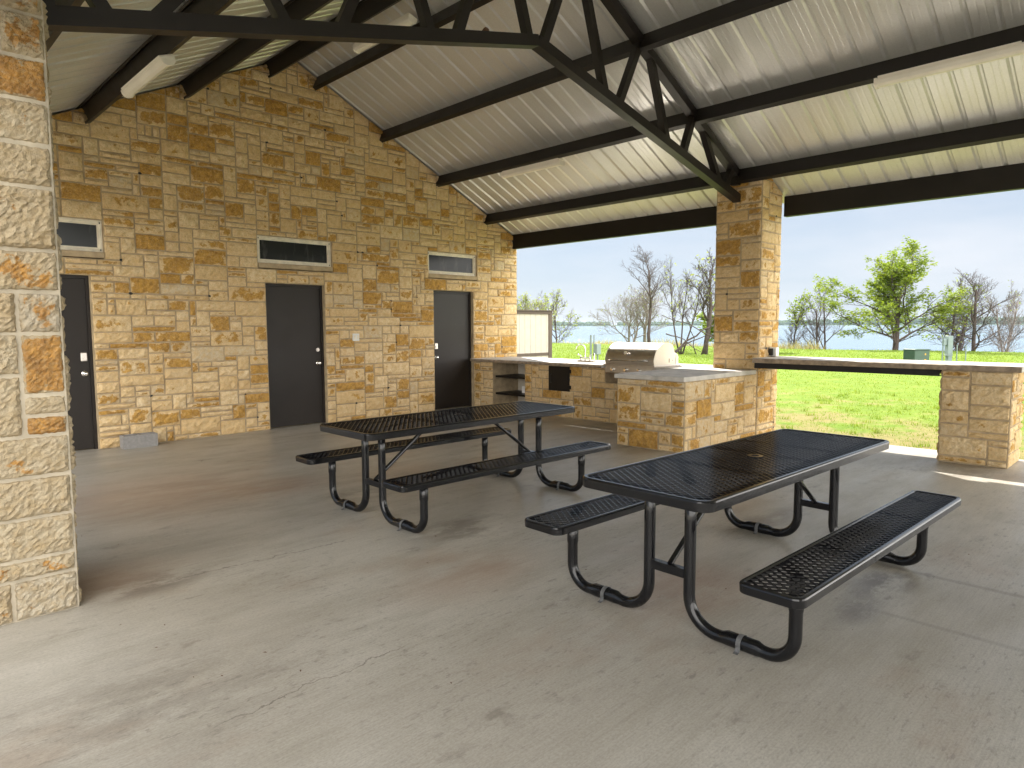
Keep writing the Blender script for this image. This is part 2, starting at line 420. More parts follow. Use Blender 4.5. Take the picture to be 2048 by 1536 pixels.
# ------------------------------------------------------------------ mesh helpers
class MB:
    def __init__(s):
        s.v = []; s.f = []; s.c = []; s.mi = []
        s.mat = 0
    def add(s, vs, fs, col=None):
        o = len(s.v)
        s.v.extend(vs)
        s.f.extend(tuple(i + o for i in f) for f in fs)
        s.mi.extend([s.mat] * len(fs))
        s.c.extend(col if isinstance(col, list) else [col or (0.5, 0.5, 0.5)] * len(vs))
        return s
    def box(s, x0, x1, y0, y1, z0, z1, bev=0.0):
        if bev <= 0:
            vs = [(x0, y0, z0), (x1, y0, z0), (x1, y1, z0), (x0, y1, z0), (x0, y0, z1), (x1, y0, z1), (x1, y1, z1), (x0, y1, z1)]
            return s.add(vs, [(0, 3, 2, 1), (4, 5, 6, 7), (0, 1, 5, 4), (1, 2, 6, 5), (2, 3, 7, 6), (3, 0, 4, 7)])
        # chamfered box: three quads per corner
        X, Y, Z = (x0, x1), (y0, y1), (z0, z1)
        vs = []; idx = {}
        for i in (0, 1):
            for j in (0, 1):
                for k in (0, 1):
                    sx = bev if i == 0 else -bev; sy = bev if j == 0 else -bev; sz = bev if k == 0 else -bev
                    idx[i, j, k, 'x'] = len(vs); vs.append((X[i], Y[j] + sy, Z[k] + sz))
                    idx[i, j, k, 'y'] = len(vs); vs.append((X[i] + sx, Y[j], Z[k] + sz))
                    idx[i, j, k, 'z'] = len(vs); vs.append((X[i] + sx, Y[j] + sy, Z[k]))
        fs = []
        for i in (0, 1):
            q = [idx[i, 0, 0, 'x'], idx[i, 1, 0, 'x'], idx[i, 1, 1, 'x'], idx[i, 0, 1, 'x']]
            fs.append(tuple(q if i else q[::-1]))
            q = [idx[0, i, 0, 'y'], idx[0, i, 1, 'y'], idx[1, i, 1, 'y'], idx[1, i, 0, 'y']]
            fs.append(tuple(q if i else q[::-1]))
            q = [idx[0, 0, i, 'z'], idx[1, 0, i, 'z'], idx[1, 1, i, 'z'], idx[0, 1, i, 'z']]
            fs.append(tuple(q if i else q[::-1]))
        for a in (0, 1):
            for b_ in (0, 1):
                fs.append((idx[a, b_, 0, 'x'], idx[a, b_, 1, 'x'], idx[a, b_, 1, 'y'], idx[a, b_, 0, 'y']))
                fs.append((idx[a, 0, b_, 'x'], idx[a, 1, b_, 'x'], idx[a, 1, b_, 'z'], idx[a, 0, b_, 'z']))
                fs.append((idx[0, a, b_, 'y'], idx[1, a, b_, 'y'], idx[1, a, b_, 'z'], idx[0, a, b_, 'z']))
                for k in (0, 1):
                    fs.append((idx[a, b_, k, 'x'], idx[a, b_, k, 'y'], idx[a, b_, k, 'z']))
        return s.add(vs, fs)
    def beam(s, p, q, w, h, upv=(0, 0, 1), ext=0.0):
        p, q = Vector(p), Vector(q)
        d = (q - p).normalized()
        p = p - d * ext; q = q + d * ext
        side = d.cross(Vector(upv)).normalized()
        u = side.cross(d).normalized()
        vs = []
        for c in (p, q):
            for a, b_ in ((-1, -1), (1, -1), (1, 1), (-1, 1)):
                vs.append(tuple(c + side * (a * w / 2) + u * (b_ * h / 2)))
        return s.add(vs, [(0, 1, 2, 3), (7, 6, 5, 4), (0, 4, 5, 1), (1, 5, 6, 2), (2, 6, 7, 3), (3, 7, 4, 0)])
    def tube(s, pts, rad, sides=8, cap=True, col=None):
        pts = [Vector(p) for p in pts]
        n_ = len(pts)
        if not isinstance(rad, (list, tuple)):
            rad = [rad] * n_
        t = (pts[1] - pts[0]).normalized()
        ref = Vector((0, 0, 1)) if abs(t.z) < 0.9 else Vector((1, 0, 0))
        u = t.cross(ref).normalized()
        vs = []; fs = []
        for i in range(n_):
            if i == 0: t = pts[1] - pts[0]
            elif i == n_ - 1: t = pts[-1] - pts[-2]
            else: t = pts[i + 1] - pts[i - 1]
            t.normalize()
            u = (u - t * u.dot(t)).normalized()
            w = t.cross(u)
            for k in range(sides):
                a = 2 * math.pi * k / sides
                vs.append(tuple(pts[i] + (u * math.cos(a) + w * math.sin(a)) * rad[i]))
        for i in range(n_ - 1):
            for k in range(sides):
                k2 = (k + 1) % sides
                fs.append((i * sides + k, i * sides + k2, (i + 1) * sides + k2, (i + 1) * sides + k))
        if cap:
            fs.append(tuple(range(sides))[::-1])
            fs.append(tuple((n_ - 1) * sides + k for k in range(sides)))
        return s.add(vs, fs, col)
    def cyl(s, c, axis, r, h, sides=20, r2=None):
        c = Vector(c); a = Vector(axis).normalized()
        return s.tube([c, c + a * h], [r, r if r2 is None else r2], sides)
    def prism(s, poly, axis, a, b_):
        """poly: list of 2D points in the plane normal to axis, extruded from a to b_"""
        n_ = len(poly)
        def P(u, v, t):
            return {'x': (t, u, v), 'y': (u, t, v), 'z': (u, v, t)}[axis]
        vs = [P(u, v, a) for u, v in poly] + [P(u, v, b_) for u, v in poly]
        fs = [tuple(range(n_)), tuple(range(n_, 2 * n_))[::-1]]
        for i in range(n_):
            j = (i + 1) % n_
            fs.append((i, i + n_, j + n_, j))
        return s.add(vs, fs)
    def build(s, name, mat, parent=None, smooth=False, recalc=True, col=False):
        me = bpy.data.meshes.new(name)
        me.from_pydata(s.v, [], s.f)
        mats = mat if isinstance(mat, (list, tuple)) else [mat]
        for m_ in mats:
            me.materials.append(m_)
        if len(mats) > 1:
            me.polygons.foreach_set('material_index', s.mi)
        if col:
            ca = me.color_attributes.new('scol', 'FLOAT_COLOR', 'POINT')
            flat = []
            for c in s.c:
                flat.extend((c[0], c[1], c[2], c[3] if len(c) > 3 else 1.0))
            ca.data.foreach_set('color', flat)
        if smooth:
            me.polygons.foreach_set('use_smooth', [True] * len(me.polygons))
        me.update()
        if recalc:
            import bmesh
            bm = bmesh.new(); bm.from_mesh(me)
            bmesh.ops.recalc_face_normals(bm, faces=bm.faces)
            bm.to_mesh(me); bm.free()
        o = bpy.data.objects.new(name, me)
        C.objects.link(o)
        if parent is not None:
            o.parent = parent
        return o

def tag(o, label=None, cat=None, group=None, kind=None):
    if label: o['label'] = label
    if cat: o['category'] = cat
    if group: o['group'] = group
    if kind: o['kind'] = kind
    return o

def empty(name, loc, label, cat, group=None, rz=0.0):
    o = bpy.data.objects.new(name, None)
    o.empty_display_size = 0.2
    o.location = loc
    o.rotation_euler = (0, 0, rz)
    C.objects.link(o)
    return tag(o, label, cat, group)

def copy_tree(o, parent=None):
    kids = list(o.children)
    c = o.copy(); C.objects.link(c); c.parent = parent
    for k in kids:
        copy_tree(k, c)
    return c

def clean(poly, nx, nz, d):
    """clip polygon (u,v) to nx*u+nz*v <= d"""
    out = []
    for i in range(len(poly)):
        a, b_ = poly[i], poly[(i + 1) % len(poly)]
        da, db = nx * a[0] + nz * a[1] - d, nx * b_[0] + nz * b_[1] - d
        if da <= 0: out.append(a)
        if (da < 0 < db) or (db < 0 < da):
            t = da / (da - db)
            out.append((a[0] + (b_[0] - a[0]) * t, a[1] + (b_[1] - a[1]) * t))
    return out

def lines(keys, step):
    out = [keys[0]]
    for a, b_ in zip(keys, keys[1:]):
        k = max(1, round((b_ - a) / step))
        out += [a + (b_ - a) * (i + 1) / k for i in range(k)]
    return out

HOLES_MB = MB()
def stonework(st, mo, org, U, Nn, us, vs, holes=(), clips=(), seed=1, rustiness=1.0, prot=0.018, fine=1.0, maxw=6, darkbase=False):
    """Random ashlar on a vertical face. U = along, Nn = outward. us/vs = grid lines. Adds stones to st, mortar to mo."""
    rnd = random.Random(seed)
    org, U, Nn = Vector(org), Vector(U), Vector(Nn)
    Z = Vector((0, 0, 1))
    nu, nv = len(us) - 1, len(vs) - 1
    def P(u, v, d):
        return tuple(org + U * u + Z * v + Nn * d)
    def blocked(i, j):
        cu, cv = (us[i] + us[i + 1]) / 2, (vs[j] + vs[j + 1]) / 2
        for h in holes:
            if h[0] < cu < h[1] and h[2] < cv < h[3]:
                return True
        return any(nx * cu + nz * cv > d + 0.16 for nx, nz, d in clips)
    occ = [[blocked(i, j) for i in range(nu)] for j in range(nv)]
    for j in range(nv):
        for i in range(nu):
            if not occ[j][i]:
                poly = [(us[i], vs[j]), (us[i + 1], vs[j]), (us[i + 1], vs[j + 1]), (us[i], vs[j + 1])]
                for cl in clips:
                    poly = clean(poly, *cl) if poly else poly
                if len(poly) >= 3:
                    mo.add([P(u, v, 0) for u, v in poly], [tuple(range(len(poly)))])
    for j in range(nv):
        for i in range(nu):
            if occ[j][i]:
                continue
            h = rnd.choices((1, 2, 3), (0.30, 0.48, 0.22))[0]
            w = {1: rnd.choice((2, 3, 4, 5, 6)), 2: rnd.choice((1, 2, 3, 3, 4, 5)), 3: rnd.choice((2, 3, 4, 5, 5))}[h]
            w = min(w, maxw)
            h = min(h, nv - j)
            k = 0
            while k < w and i + k < nu and not occ[j][i + k]:
                k += 1
            w = k
            if i + w < nu and not occ[j][i + w] and (i + w + 1 >= nu or occ[j][i + w + 1]) and w < maxw:
                w += 1
            hh = 1
            while hh < h and all(not occ[j + hh][i + q] for q in range(w)):
                hh += 1
            h = hh
            for a in range(h):
                for q in range(w):
                    occ[j + a][i + q] = True
            g = rnd.uniform(0.0036, 0.0070)
            u0, u1, v0, v1 = us[i] + g, us[i + w] - g, vs[j] + g, vs[j + h] - g
            if u1 - u0 < 0.02 or v1 - v0 < 0.02:
                continue
            r = rnd.random()
            rust = (rnd.uniform(0, 0.45) if r > 0.36 * rustiness else (rnd.uniform(0.5, 0.8) if r > 0.11 * rustiness else rnd.uniform(0.8, 1.0)))
            if rnd.random() < 0.045:      # dark chipped hole in the joint
                hc = (us[i + w] if i + w < nu else us[i], vs[j + h])
                if hc[0] > us[0] + 0.05 and hc[0] < us[-1] - 0.05 and hc[1] < vs[-1] - 0.1 and not any(nx * hc[0] + nz * hc[1] > d - 0.1 for nx, nz, d in clips) and not any(q_[0] - 0.05 < hc[0] < q_[1] + 0.05 and q_[2] - 0.05 < hc[1] < q_[3] + 0.05 for q_ in holes):
                    rr_ = [rnd.uniform(0.010, 0.027) for _ in range(6)]
                    HOLES_MB.add([P(hc[0] + rr_[q] * math.cos(q * 1.047), hc[1] + rr_[q] * 0.8 * math.sin(q * 1.047), prot * 1.15) for q in range(6)] + [P(hc[0], hc[1], prot * 1.7)], [(q, (q + 1) % 6, 6) for q in range(6)])
            if darkbase and v0 < 0.2: rust = max(rust, 0.55)
            colr = (rnd.random(), rust, rnd.random())
            cut = any(nx * cu + nz * cv > d - 0.01 for nx, nz, d in clips for cu in (u0, u1) for cv in (v0, v1))
            dp = prot * rnd.uniform(0.6, 1.35)
            if cut:
                poly = [(u0, v0), (u1, v0), (u1, v1), (u0, v1)]
                for cl in clips:
                    poly = clean(poly, cl[0], cl[1], cl[2] - 0.01) if poly else poly
                if len(poly) < 3:
                    continue
                cu = sum(p[0] for p in poly) / len(poly); cv = sum(p[1] for p in poly) / len(poly)
                kk = len(poly)
                vsx = [P(u, v, -0.01) for u, v in poly] + [P(u + (cu - u) * 0.06, v + (cv - v) * 0.06, dp) for u, v in poly]
                st.add(vsx, [tuple(range(kk, 2 * kk))] + [(q, (q + 1) % kk, (q + 1) % kk + kk, q + kk) for q in range(kk)], colr)
                continue
            e = min(0.010, (v1 - v0) * 0.2)
            mu = max(2, round((u1 - u0) / (0.05 / fine))); mv = max(2, round((v1 - v0) / (0.045 / fine)))
            pu = [u0, u0 + e] + [u0 + e + (u1 - u0 - 2 * e) * q / mu for q in range(1, mu)] + [u1 - e, u1]
            pv = [v0, v0 + e] + [v0 + e + (v1 - v0 - 2 * e) * q / mv for q in range(1, mv)] + [v1 - e, v1]
            tilt = (rnd.uniform(-0.02, 0.02), rnd.uniform(-0.05, 0.05))
            vsx = []
            A, B = len(pu), len(pv)
            jw = [rnd.uniform(-0.004, 0.004) for _ in range(4)]
            for bb in range(B):
                for aa in range(A):
                    edge = aa in (0, A - 1) or bb in (0, B - 1)
                    ring = aa in (1, A - 2) or bb in (1, B - 2)
                    ju = rnd.uniform(-0.0035, 0.0035); jv = rnd.uniform(-0.0035, 0.0035)
                    if aa == 0: ju += jw[0]
                    if aa == A - 1: ju += jw[1]
                    if bb == 0: jv += jw[2]
                    if bb == B - 1: jv += jw[3]
                    if edge: d = -0.008
                    elif ring: d = dp * rnd.uniform(0.35, 0.95)
                    else: d = dp * rnd.uniform(0.75, 1.5) + tilt[0] * (pu[aa] - (u0 + u1) / 2) + tilt[1] * (pv[bb] - (v0 + v1) / 2)
                    vsx.append(P(pu[aa] + ju, pv[bb] + jv, d))
            fsx = [(bb * A + aa, bb * A + aa + 1, (bb + 1) * A + aa + 1, (bb + 1) * A + aa) for bb in range(B - 1) for aa in range(A - 1)]
            cl_ = []
            for bb in range(B):
                for aa in range(A):
                    ring_ = min(aa, A - 1 - aa, bb, B - 1 - bb)
                    cl_.append(colr + ((0.0, 0.25, 1.0)[min(ring_, 2)] if rust < 0.97 else 1.0,))
            st.add(vsx, fsx, cl_)

# ------------------------------------------------------------------ dimensions
WY = 9.43                 # gable wall plane
WX0, WX1 = 0.24, 9.42     # its ends
RX, RZ, SL = 4.83, 5.39, 0.477
def roofz(x): return RZ - SL * abs(x - RX)
EAVE = 9.46
PX0, PX1, PY0, PY1 = 8.65, 9.24, 4.10, 4.75
TY = 4.45

# ------------------------------------------------------------------ ground
def ground_h(x, y):
    h = -0.10
    if x > 9.3: h += 0.02 * math.sin(x * 0.5) * math.sin(y * 0.37 + 1)
    t = max(0.0, min(1.0, (x - 18) / 26.0)); h -= 0.05 * t
    t = max(0.0, min(1.0, (x - 47.0 - 0.9 * math.sin(y * 0.21)) / 5.0)); h -= 1.9 * t * t * (3 - 2 * t)
    if x > 60: h -= 3
    return h
xs = [-400, -200, -90, -40, -20, -10, -4, 0, 4, 8] + [9.3 + 0.45 * i for i in range(60)] + [36.5 + 0.6 * i for i in range(32)] + [56, 60, 64, 90, 200]
ys = [-400, -200, -100, -60, -35, -20, -12] + [-8 + 1.0 * i for i in range(78)] + [75, 90, 120, 200, 400]
mb = MB()
vs = [(x, y, ground_h(x, y)) for y in ys for x in xs]
nx_ = len(xs)
mb.add(vs, [(j * nx_ + i, j * nx_ + i + 1, (j + 1) * nx_ + i + 1, (j + 1) * nx_ + i) for j in range(len(ys) - 1) for i in range(nx_ - 1)])
tag(mb.build('ground', M['lawn'], smooth=True, recalc=False), 'bright green mown lawn running down to the lake', 'ground', kind='structure')
mb = MB()
mb.add([(40, -4500, -1.25), (6000, -4500, -1.25), (6000, 6500, -1.25), (40, 6500, -1.25)], [(0, 1, 2, 3)])
tag(mb.build('lake', M['water'], recalc=False), 'pale blue lake beyond the lawn', 'lake', kind='structure')

# far shore and its woods
rnd = random.Random(3)
mb = MB(); wo = MB()
def shore_x(y): return 2150 + 260 * math.sin(y * 0.0011 + 0.6) + 60 * math.sin(y * 0.006)
ysf = [-3600 + 60 * i for i in range(160)]
for i in range(len(ysf) - 1):
    y0, y1 = ysf[i], ysf[i + 1]
    a, b_ = shore_x(y0), shore_x(y1)
    mb.add([(a, y0, -1.6), (b_, y1, -1.6), (b_ + 25, y1, 1.2), (a + 25, y0, 1.2), (b_ + 900, y1, 3), (a + 900, y0, 3)], [(0, 1, 2, 3), (3, 2, 4, 5)])
tag(mb.build('far_shore', M['farwood'], recalc=False), 'low far shore across the lake', 'shore', kind='structure')
for i in range(2600):
    y = rnd.uniform(-3500, 5900); dx = rnd.uniform(8, 240)
    x = shore_x(y) + dx
    r = rnd.uniform(7, 14); h = rnd.uniform(11, 15) + dx * 0.026 + 3 * math.sin(y * 0.003)
    c = Vector((x, y, 0))
    ring = []
    vs = [tuple(c + Vector((0, 0, h + r * 0.25)))]
    for lv, (rr, zz) in enumerate(((0.55, 1.0), (1.0, 0.6), (0.9, 0.05))):
        for k in range(6):
            a = k * math.pi / 3 + lv * 0.4
            q = r * rr * rnd.uniform(0.8, 1.2)
            vs.append((x + math.cos(a) * q, y + math.sin(a) * q, h * zz * rnd.uniform(0.92, 1.08)))
    fs = [(0, 1 + k, 1 + (k + 1) % 6) for k in range(6)]
    for lv in (0, 1):
        for k in range(6):
            fs.append((1 + lv * 6 + k, 1 + lv * 6 + (k + 1) % 6, 7 + lv * 6 + (k + 1) % 6, 7 + lv * 6 + k))
    wo.add(vs, fs)
tag(wo.build('far_woods', M['farwood'], recalc=False), 'hazy blue green line of woods on the far shore', 'woods', kind='stuff')

# unseen pale ground sheet, added behind and left of the viewer to bounce light
mb = MB()
mb.add([(-34, -42, -0.085), (34, -42, -0.085), (34, -10.8, -0.085), (-2.4, -10.8, -0.085), (-2.4, 12, -0.085), (-34, 12, -0.085)], [(0, 1, 2, 3), (0, 3, 4, 5)])
tag(mb.build('bounce_ground', simple('pale_bounce_ground', (0.44, 0.41, 0.37), 0.95, var=0.15, scale=3, bumps=0.5, bscale=40), recalc=False), 'unseen pale ground sheet added beside the pavilion to bounce sunlight under the roof', 'bounce ground', kind='structure')

# floor slab
mb = MB(); mb.box(-1.2, 9.18, -10.2, 9.56, -0.25, 0.0)
tag(mb.build('floor', M['floor']), 'stained grey broomed concrete floor of the pavilion', 'floor', kind='structure')

# ------------------------------------------------------------------ pavilion
pav = empty('picnic_pavilion', (0, 0, 0), 'open gabled pavilion with tan limestone end wall, stone pillars and dark steel trusses', 'pavilion')

D1, D2, D3 = (1.20, 2.13), (4.32, 5.25), (7.36, 8.28)
W1, W2, W3 = (1.08, 2.30), (4.22, 5.40), (7.25, 8.38)
DZ, SZ0, SZ1, WZ1 = 2.13, 2.33, 2.42, 2.80
keys_u = sorted({WX0, WX1, *D1, *D2, *D3, *W1, *W2, *W3})
us = lines(keys_u, 0.088)
vs_ = lines([0, DZ, SZ0, SZ1, WZ1, 5.55], 0.069)
holes = [(d[0], d[1], -1, DZ) for d in (D1, D2, D3)] + [(w[0], w[1], SZ0, WZ1) for w in (W1, W2, W3)]
clips = [(SL, 1, RZ + SL * RX - 0.015), (-SL, 1, RZ - SL * RX - 0.015)]
st, mo = MB(), MB()
# side faces: east return of the building behind, and the gable front
stonework(st, mo, (0, WY, 0), (1, 0, 0), (0, -1, 0), us, vs_, holes, clips, seed=11, rustiness=1.05, prot=0.022)
stonework(st, mo, (WX1, WY, 0), (0, 1, 0), (1, 0, 0), lines([0.0, 5.0], 0.1), lines([0, 3.15], 0.074), (), (), seed=12)
# reveals
for (a, b_, z0, z1) in holes:
    z0 = max(z0, 0)
    for x in (a, b_):
        mo.add([(x, WY, z0), (x, WY + 0.14, z0), (x, WY + 0.14, z1), (x, WY, z1)], [(0, 1, 2, 3)])
    for z in ([z1] if z0 <= 0 else [z0, z1]):
        mo.add([(a, WY, z), (b_, WY, z), (b_, WY + 0.14, z), (a, WY + 0.14, z)], [(0, 1, 2, 3)])
# core behind the face
pf = [(WX0, 0), (WX1, 0), (WX1, roofz(WX1) - 0.02), (RX, RZ - 0.02), (WX0, roofz(WX0) - 0.02)]
mo.prism(pf, 'y', WY + 0.141, WY + 4.99)
nst = MB()
wall_st = st; wall_mo = mo
wall_st.mat = 0
o = wall_st.build('gable_wall', M['stone'], pav, smooth=False, recalc=False, col=True)
o2 = wall_mo.build('mortar', M['mortar'], o)

def door(d, knob_side, plate, lab):
    a, b_ = d
    mbx = MB(); y = WY + 0.085
    mbx.box(a + 0.035, b_ - 0.035, y, y + 0.045, 0.012, DZ - 0.04, 0.002)
    dr = mbx.build('door', M['door'], pav)
    dr['label'] = lab
    fr = MB()
    fr.box(a + 0.001, a + 0.035, y - 0.02, y + 0.05, 0, DZ - 0.001)
    fr.box(b_ - 0.035, b_ - 0.001, y - 0.02, y + 0.05, 0, DZ - 0.001)
    fr.box(a + 0.035, b_ - 0.035, y - 0.02, y + 0.05, DZ - 0.038, DZ - 0.001)
    fr.build('door_frame', M['door'], dr)
    kx = (b_ - 0.095) if knob_side > 0 else (a + 0.095)
    k = MB()
    k.cyl((kx, y, 0.94), (0, -1, 0), 0.034, 0.008, 20)
    k.tube([(kx, y - 0.008, 0.94), (kx, y - 0.03, 0.94), (kx, y - 0.038, 0.94), (kx, y - 0.055, 0.94), (kx, y - 0.066, 0.94)], [0.012, 0.012, 0.027, 0.029, 0.018], 18)
    k.build('door_knob', M['chrome'], dr, smooth=True)
    k = MB()
    zc = 1.145
    if plate:
        k.box(kx - 0.035, kx + 0.035, y - 0.03, y, zc - 0.055, zc + 0.055, 0.008)
        k.cyl((kx, y - 0.03, zc - 0.01), (0, -1, 0), 0.017, 0.012, 16)
    else:
        k.cyl((kx, y, zc), (0, -1, 0), 0.028, 0.014, 20)
        k.cyl((kx, y - 0.014, zc), (0, -1, 0), 0.017, 0.010, 16)
    k.build('deadbolt', M['steel'], dr)
    hx = (a + 0.036) if knob_side > 0 else (b_ - 0.036)
    for z in (0.22, 1.05, 1.88):
        k = MB(); k.cyl((hx, y - 0.006, z - 0.05), (0, 0, 1), 0.008, 0.10, 10)
        k.build('hinge', M['bronze'], dr)
door(D1, 1, True, 'dark door half hidden behind the near stone column')
door(D2, 1, False, 'dark steel door in the middle of the stone wall')
door(D3, -1, True, 'dark steel door beside the sink counter')

def window(w, lab):
    a, b_ = w
    z0, z1 = SZ1 - 0.005, WZ1
    y = WY + 0.03
    f = MB(); t = 0.035
    f.box(a + 0.004, b_ - 0.004, y, y + 0.06, z0 + 0.002, z0 + t, 0.003)
    f.box(a + 0.004, b_ - 0.004, y, y + 0.06, z1 - t, z1 - 0.002, 0.003)
    f.box(a + 0.004, a + t, y, y + 0.06, z0 + t, z1 - t, 0.003)
    f.box(b_ - t, b_ - 0.004, y, y + 0.06, z0 + t, z1 - t, 0.003)
    # inner sash
    s_ = 0.022
    f.box(a + t, b_ - t, y + 0.018, y + 0.05, z0 + t, z0 + t + s_)
    f.box(a + t, b_ - t, y + 0.018, y + 0.05, z1 - t - s_, z1 - t)
    f.box(a + t, a + t + s_, y + 0.018, y + 0.05, z0 + t + s_, z1 - t - s_)
    f.box(b_ - t - s_, b_ - t, y + 0.018, y + 0.05, z0 + t + s_, z1 - t - s_)
    fo = f.build('window', M['winframe'], pav)
    fo['label'] = lab
    p = MB(); p.box(a + t + s_, b_ - t - s_, y + 0.034, y + 0.040, z0 + t + s_, z1 - t - s_)
    p.build('pane', M['glass'], fo)
    s2 = MB(); s2.box(a + 0.002, b_ - 0.002, WY - 0.018, WY + 0.138, SZ0 + 0.012, SZ1 - 0.006, 0.006)
    s2.build('window_sill', M['mortar'], fo)
    if True:
        for cx, cz in ((a + 0.03, z1 - 0.03), (b_ - 0.03, z1 - 0.03), (b_ - 0.03, z0 + 0.03)):
            g = MB(); g.box(cx - 0.006, cx + 0.006, y - 0.002, y, cz - 0.014, cz + 0.006)
            g.build('corner_clip', M['black'], fo)
window(W1, 'narrow pale framed window beside the near column')
window(W2, 'narrow pale framed window above the middle door')
window(W3, 'narrow pale framed window above the door by the counter')

def pillar(x0, x1, y0, y1, faces, seed, mat, mort, name, lab, fine=1.0, prot=0.016, zb=0.0, ztop=None, rust=1.2, parent=None, unit=0.1, vunit=0.074):
    st, mo = MB(), MB()
    zt0, zt1 = (roofz(x0), roofz(x1)) if ztop is None else (ztop, ztop)
    zm = max(zt0, zt1)
    vl = lines([zb, zb + math.ceil((zm - zb) / vunit) * vunit if ztop is None else ztop], vunit)
    sl = (zt1 - zt0) / (x1 - x0)
    if 's' in faces:   # normal -Y
        stonework(st, mo, (x0, y0, 0), (1, 0, 0), (0, -1, 0), lines([0, x1 - x0], unit), vl, (), [(-sl, 1, zt0 - 0.01)] if ztop is None else (), seed, rust, prot, fine, 5)
    if 'w' in faces:   # normal -X
        stonework(st, mo, (x0, y1, 0), (0, -1, 0), (-1, 0, 0), lines([0, y1 - y0], unit), vl, (), [(0, 1, zt0 - 0.01)] if ztop is None else (), seed + 1, rust, prot, fine, 5)
    if 'e' in faces:
        stonework(st, mo, (x1, y0, 0), (0, 1, 0), (1, 0, 0), lines([0, y1 - y0], unit), vl, (), [(0, 1, zt1 - 0.01)] if ztop is None else (), seed + 2, rust, prot, fine, 5)
    if 'n' in faces:
        stonework(st, mo, (x1, y1, 0), (-1, 0, 0), (0, 1, 0), lines([0, x1 - x0], unit), vl, (), [(sl, 1, zt1 - 0.01)] if ztop is None else (), seed + 3, rust, prot, fine, 5)
    poly = [(x0 + 0.001, zb), (x1 - 0.001, zb), (x1 - 0.001, zt1 - 0.012), (x0 + 0.001, zt0 - 0.012)]
    mo.prism(poly, 'y', y0 + 0.001, y1 - 0.001)
    o = st.build(name, mat, parent or pav, col=True, recalc=False)
    if lab: o['label'] = lab
    mo.build('mortar', mort, o)
    return o
pillar(PX0, PX1, PY0, PY1, 'swen', 21, M['stone'], M['mortar'], 'stone_pillar', 'square stone pillar rising from the island counter', 1.2, rust=1.25)
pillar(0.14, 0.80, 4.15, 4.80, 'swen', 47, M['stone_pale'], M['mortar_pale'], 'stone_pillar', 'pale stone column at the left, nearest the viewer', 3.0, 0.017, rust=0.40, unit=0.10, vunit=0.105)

tag(HOLES_MB.build('joint_hole', M['black'], pav, recalc=False), None, None, None, 'stuff')
# roof sheets: ribs run down the slope, profile repeats along Y
prof = [(0.0, 0.0), (0.018, 0.021), (0.036, 0.021), (0.054, 0.0), (0.104, 0.0), (0.109, 0.0018), (0.117, 0.0018), (0.122, 0.0), (0.166, 0.0), (0.171, 0.0018), (0.179, 0.0018), (0.184, 0.0)]
for sgn, lab in ((1, 'galvanised ribbed roof slope on the lake side'), (-1, 'galvanised ribbed roof slope on the left')):
    mb = MB(); vs = []; 
    y = -9.7; np_ = 0  # roof runs on unseen behind the camera, lengthened to cut light there
    while y < 14.6:
        np_ += 1
        for dy, dz in (prof[:3] + [(0.056, -0.006)] + prof[3:4] + prof[4:] if np_ % 4 == 0 else prof):
            wav = 0.0
            row = []
            for k in range(9):
                t = k / 8
                x = RX + sgn * (EAVE - RX) * t
                z = roofz(x) + dz + 0.0015 * math.sin(k * 2.1 + y * 1.7)
                row.append((x, y + dy, z))
            vs += row
        y += 0.235
    R_ = len(vs) // 9
    mb.add(vs, [(r * 9 + k, r * 9 + k + 1, (r + 1) * 9 + k + 1, (r + 1) * 9 + k) for r in range(R_ - 1) for k in range(8)])
    o = mb.build('roof_sheet', M['roof'], pav, recalc=False)
    o['label'] = lab
# purlins
cs, sn = 1 / math.hypot(1, SL), SL / math.hypot(1, SL)
for dx in (0.42, 1.57, 2.71, 3.83):
    for sgn in (1, -1):
        x = RX + sgn * dx
        mb = MB()
        # C section: web and two flanges, square to the roof slope
        top = Vector((x, 0, roofz(x) - 0.003))
        dn = Vector((-sgn * sn, 0, -cs)); out = Vector((sgn * cs, 0, -sn))
        def bar(a0, a1, d0, d1):
            P = [top + out * a + dn * d for a, d in ((a0, d0), (a1, d0), (a1, d1), (a0, d1))]
            v = [(p.x, -9.6, p.z) for p in P] + [(p.x, WY + (0.06), p.z) for p in P]
            mb.add(v, [(0, 1, 2, 3), (7, 6, 5, 4), (0, 4, 5, 1), (1, 5, 6, 2), (2, 6, 7, 3), (3, 7, 4, 0)])
        bar(-0.032, 0.032, 0.0, 0.006)
        bar(-0.032, -0.022, 0.006, 0.190)
        bar(-0.022, 0.032, 0.184, 0.190)
        bar(0.024, 0.032, 0.165, 0.184)
        bar(0.024, 0.032, 0.006, 0.022)
        mb.build('purlin', M['bronze'], pav)
# eave beams
for y0, y1, z in ((PY1 + 0.005, WY + 0.02, 0), (-9.6, PY0 - 0.005, 0)):
    mb = MB(); mb.prism([(9.30, 2.985), (9.40, 2.985), (9.40, roofz(9.40) - 0.002), (9.30, roofz(9.30) - 0.002)], 'y', y0, y1)
    mb.build('eave_beam', M['bronze'], pav)
    mb = MB(); mb.prism([(2 * RX - 9.30, 2.985), (2 * RX - 9.40, 2.985), (2 * RX - 9.40, roofz(9.40) - 0.002), (2 * RX - 9.30, roofz(9.30) - 0.002)], 'y', y0, y1)
    mb.build('eave_beam', M['bronze'], pav)
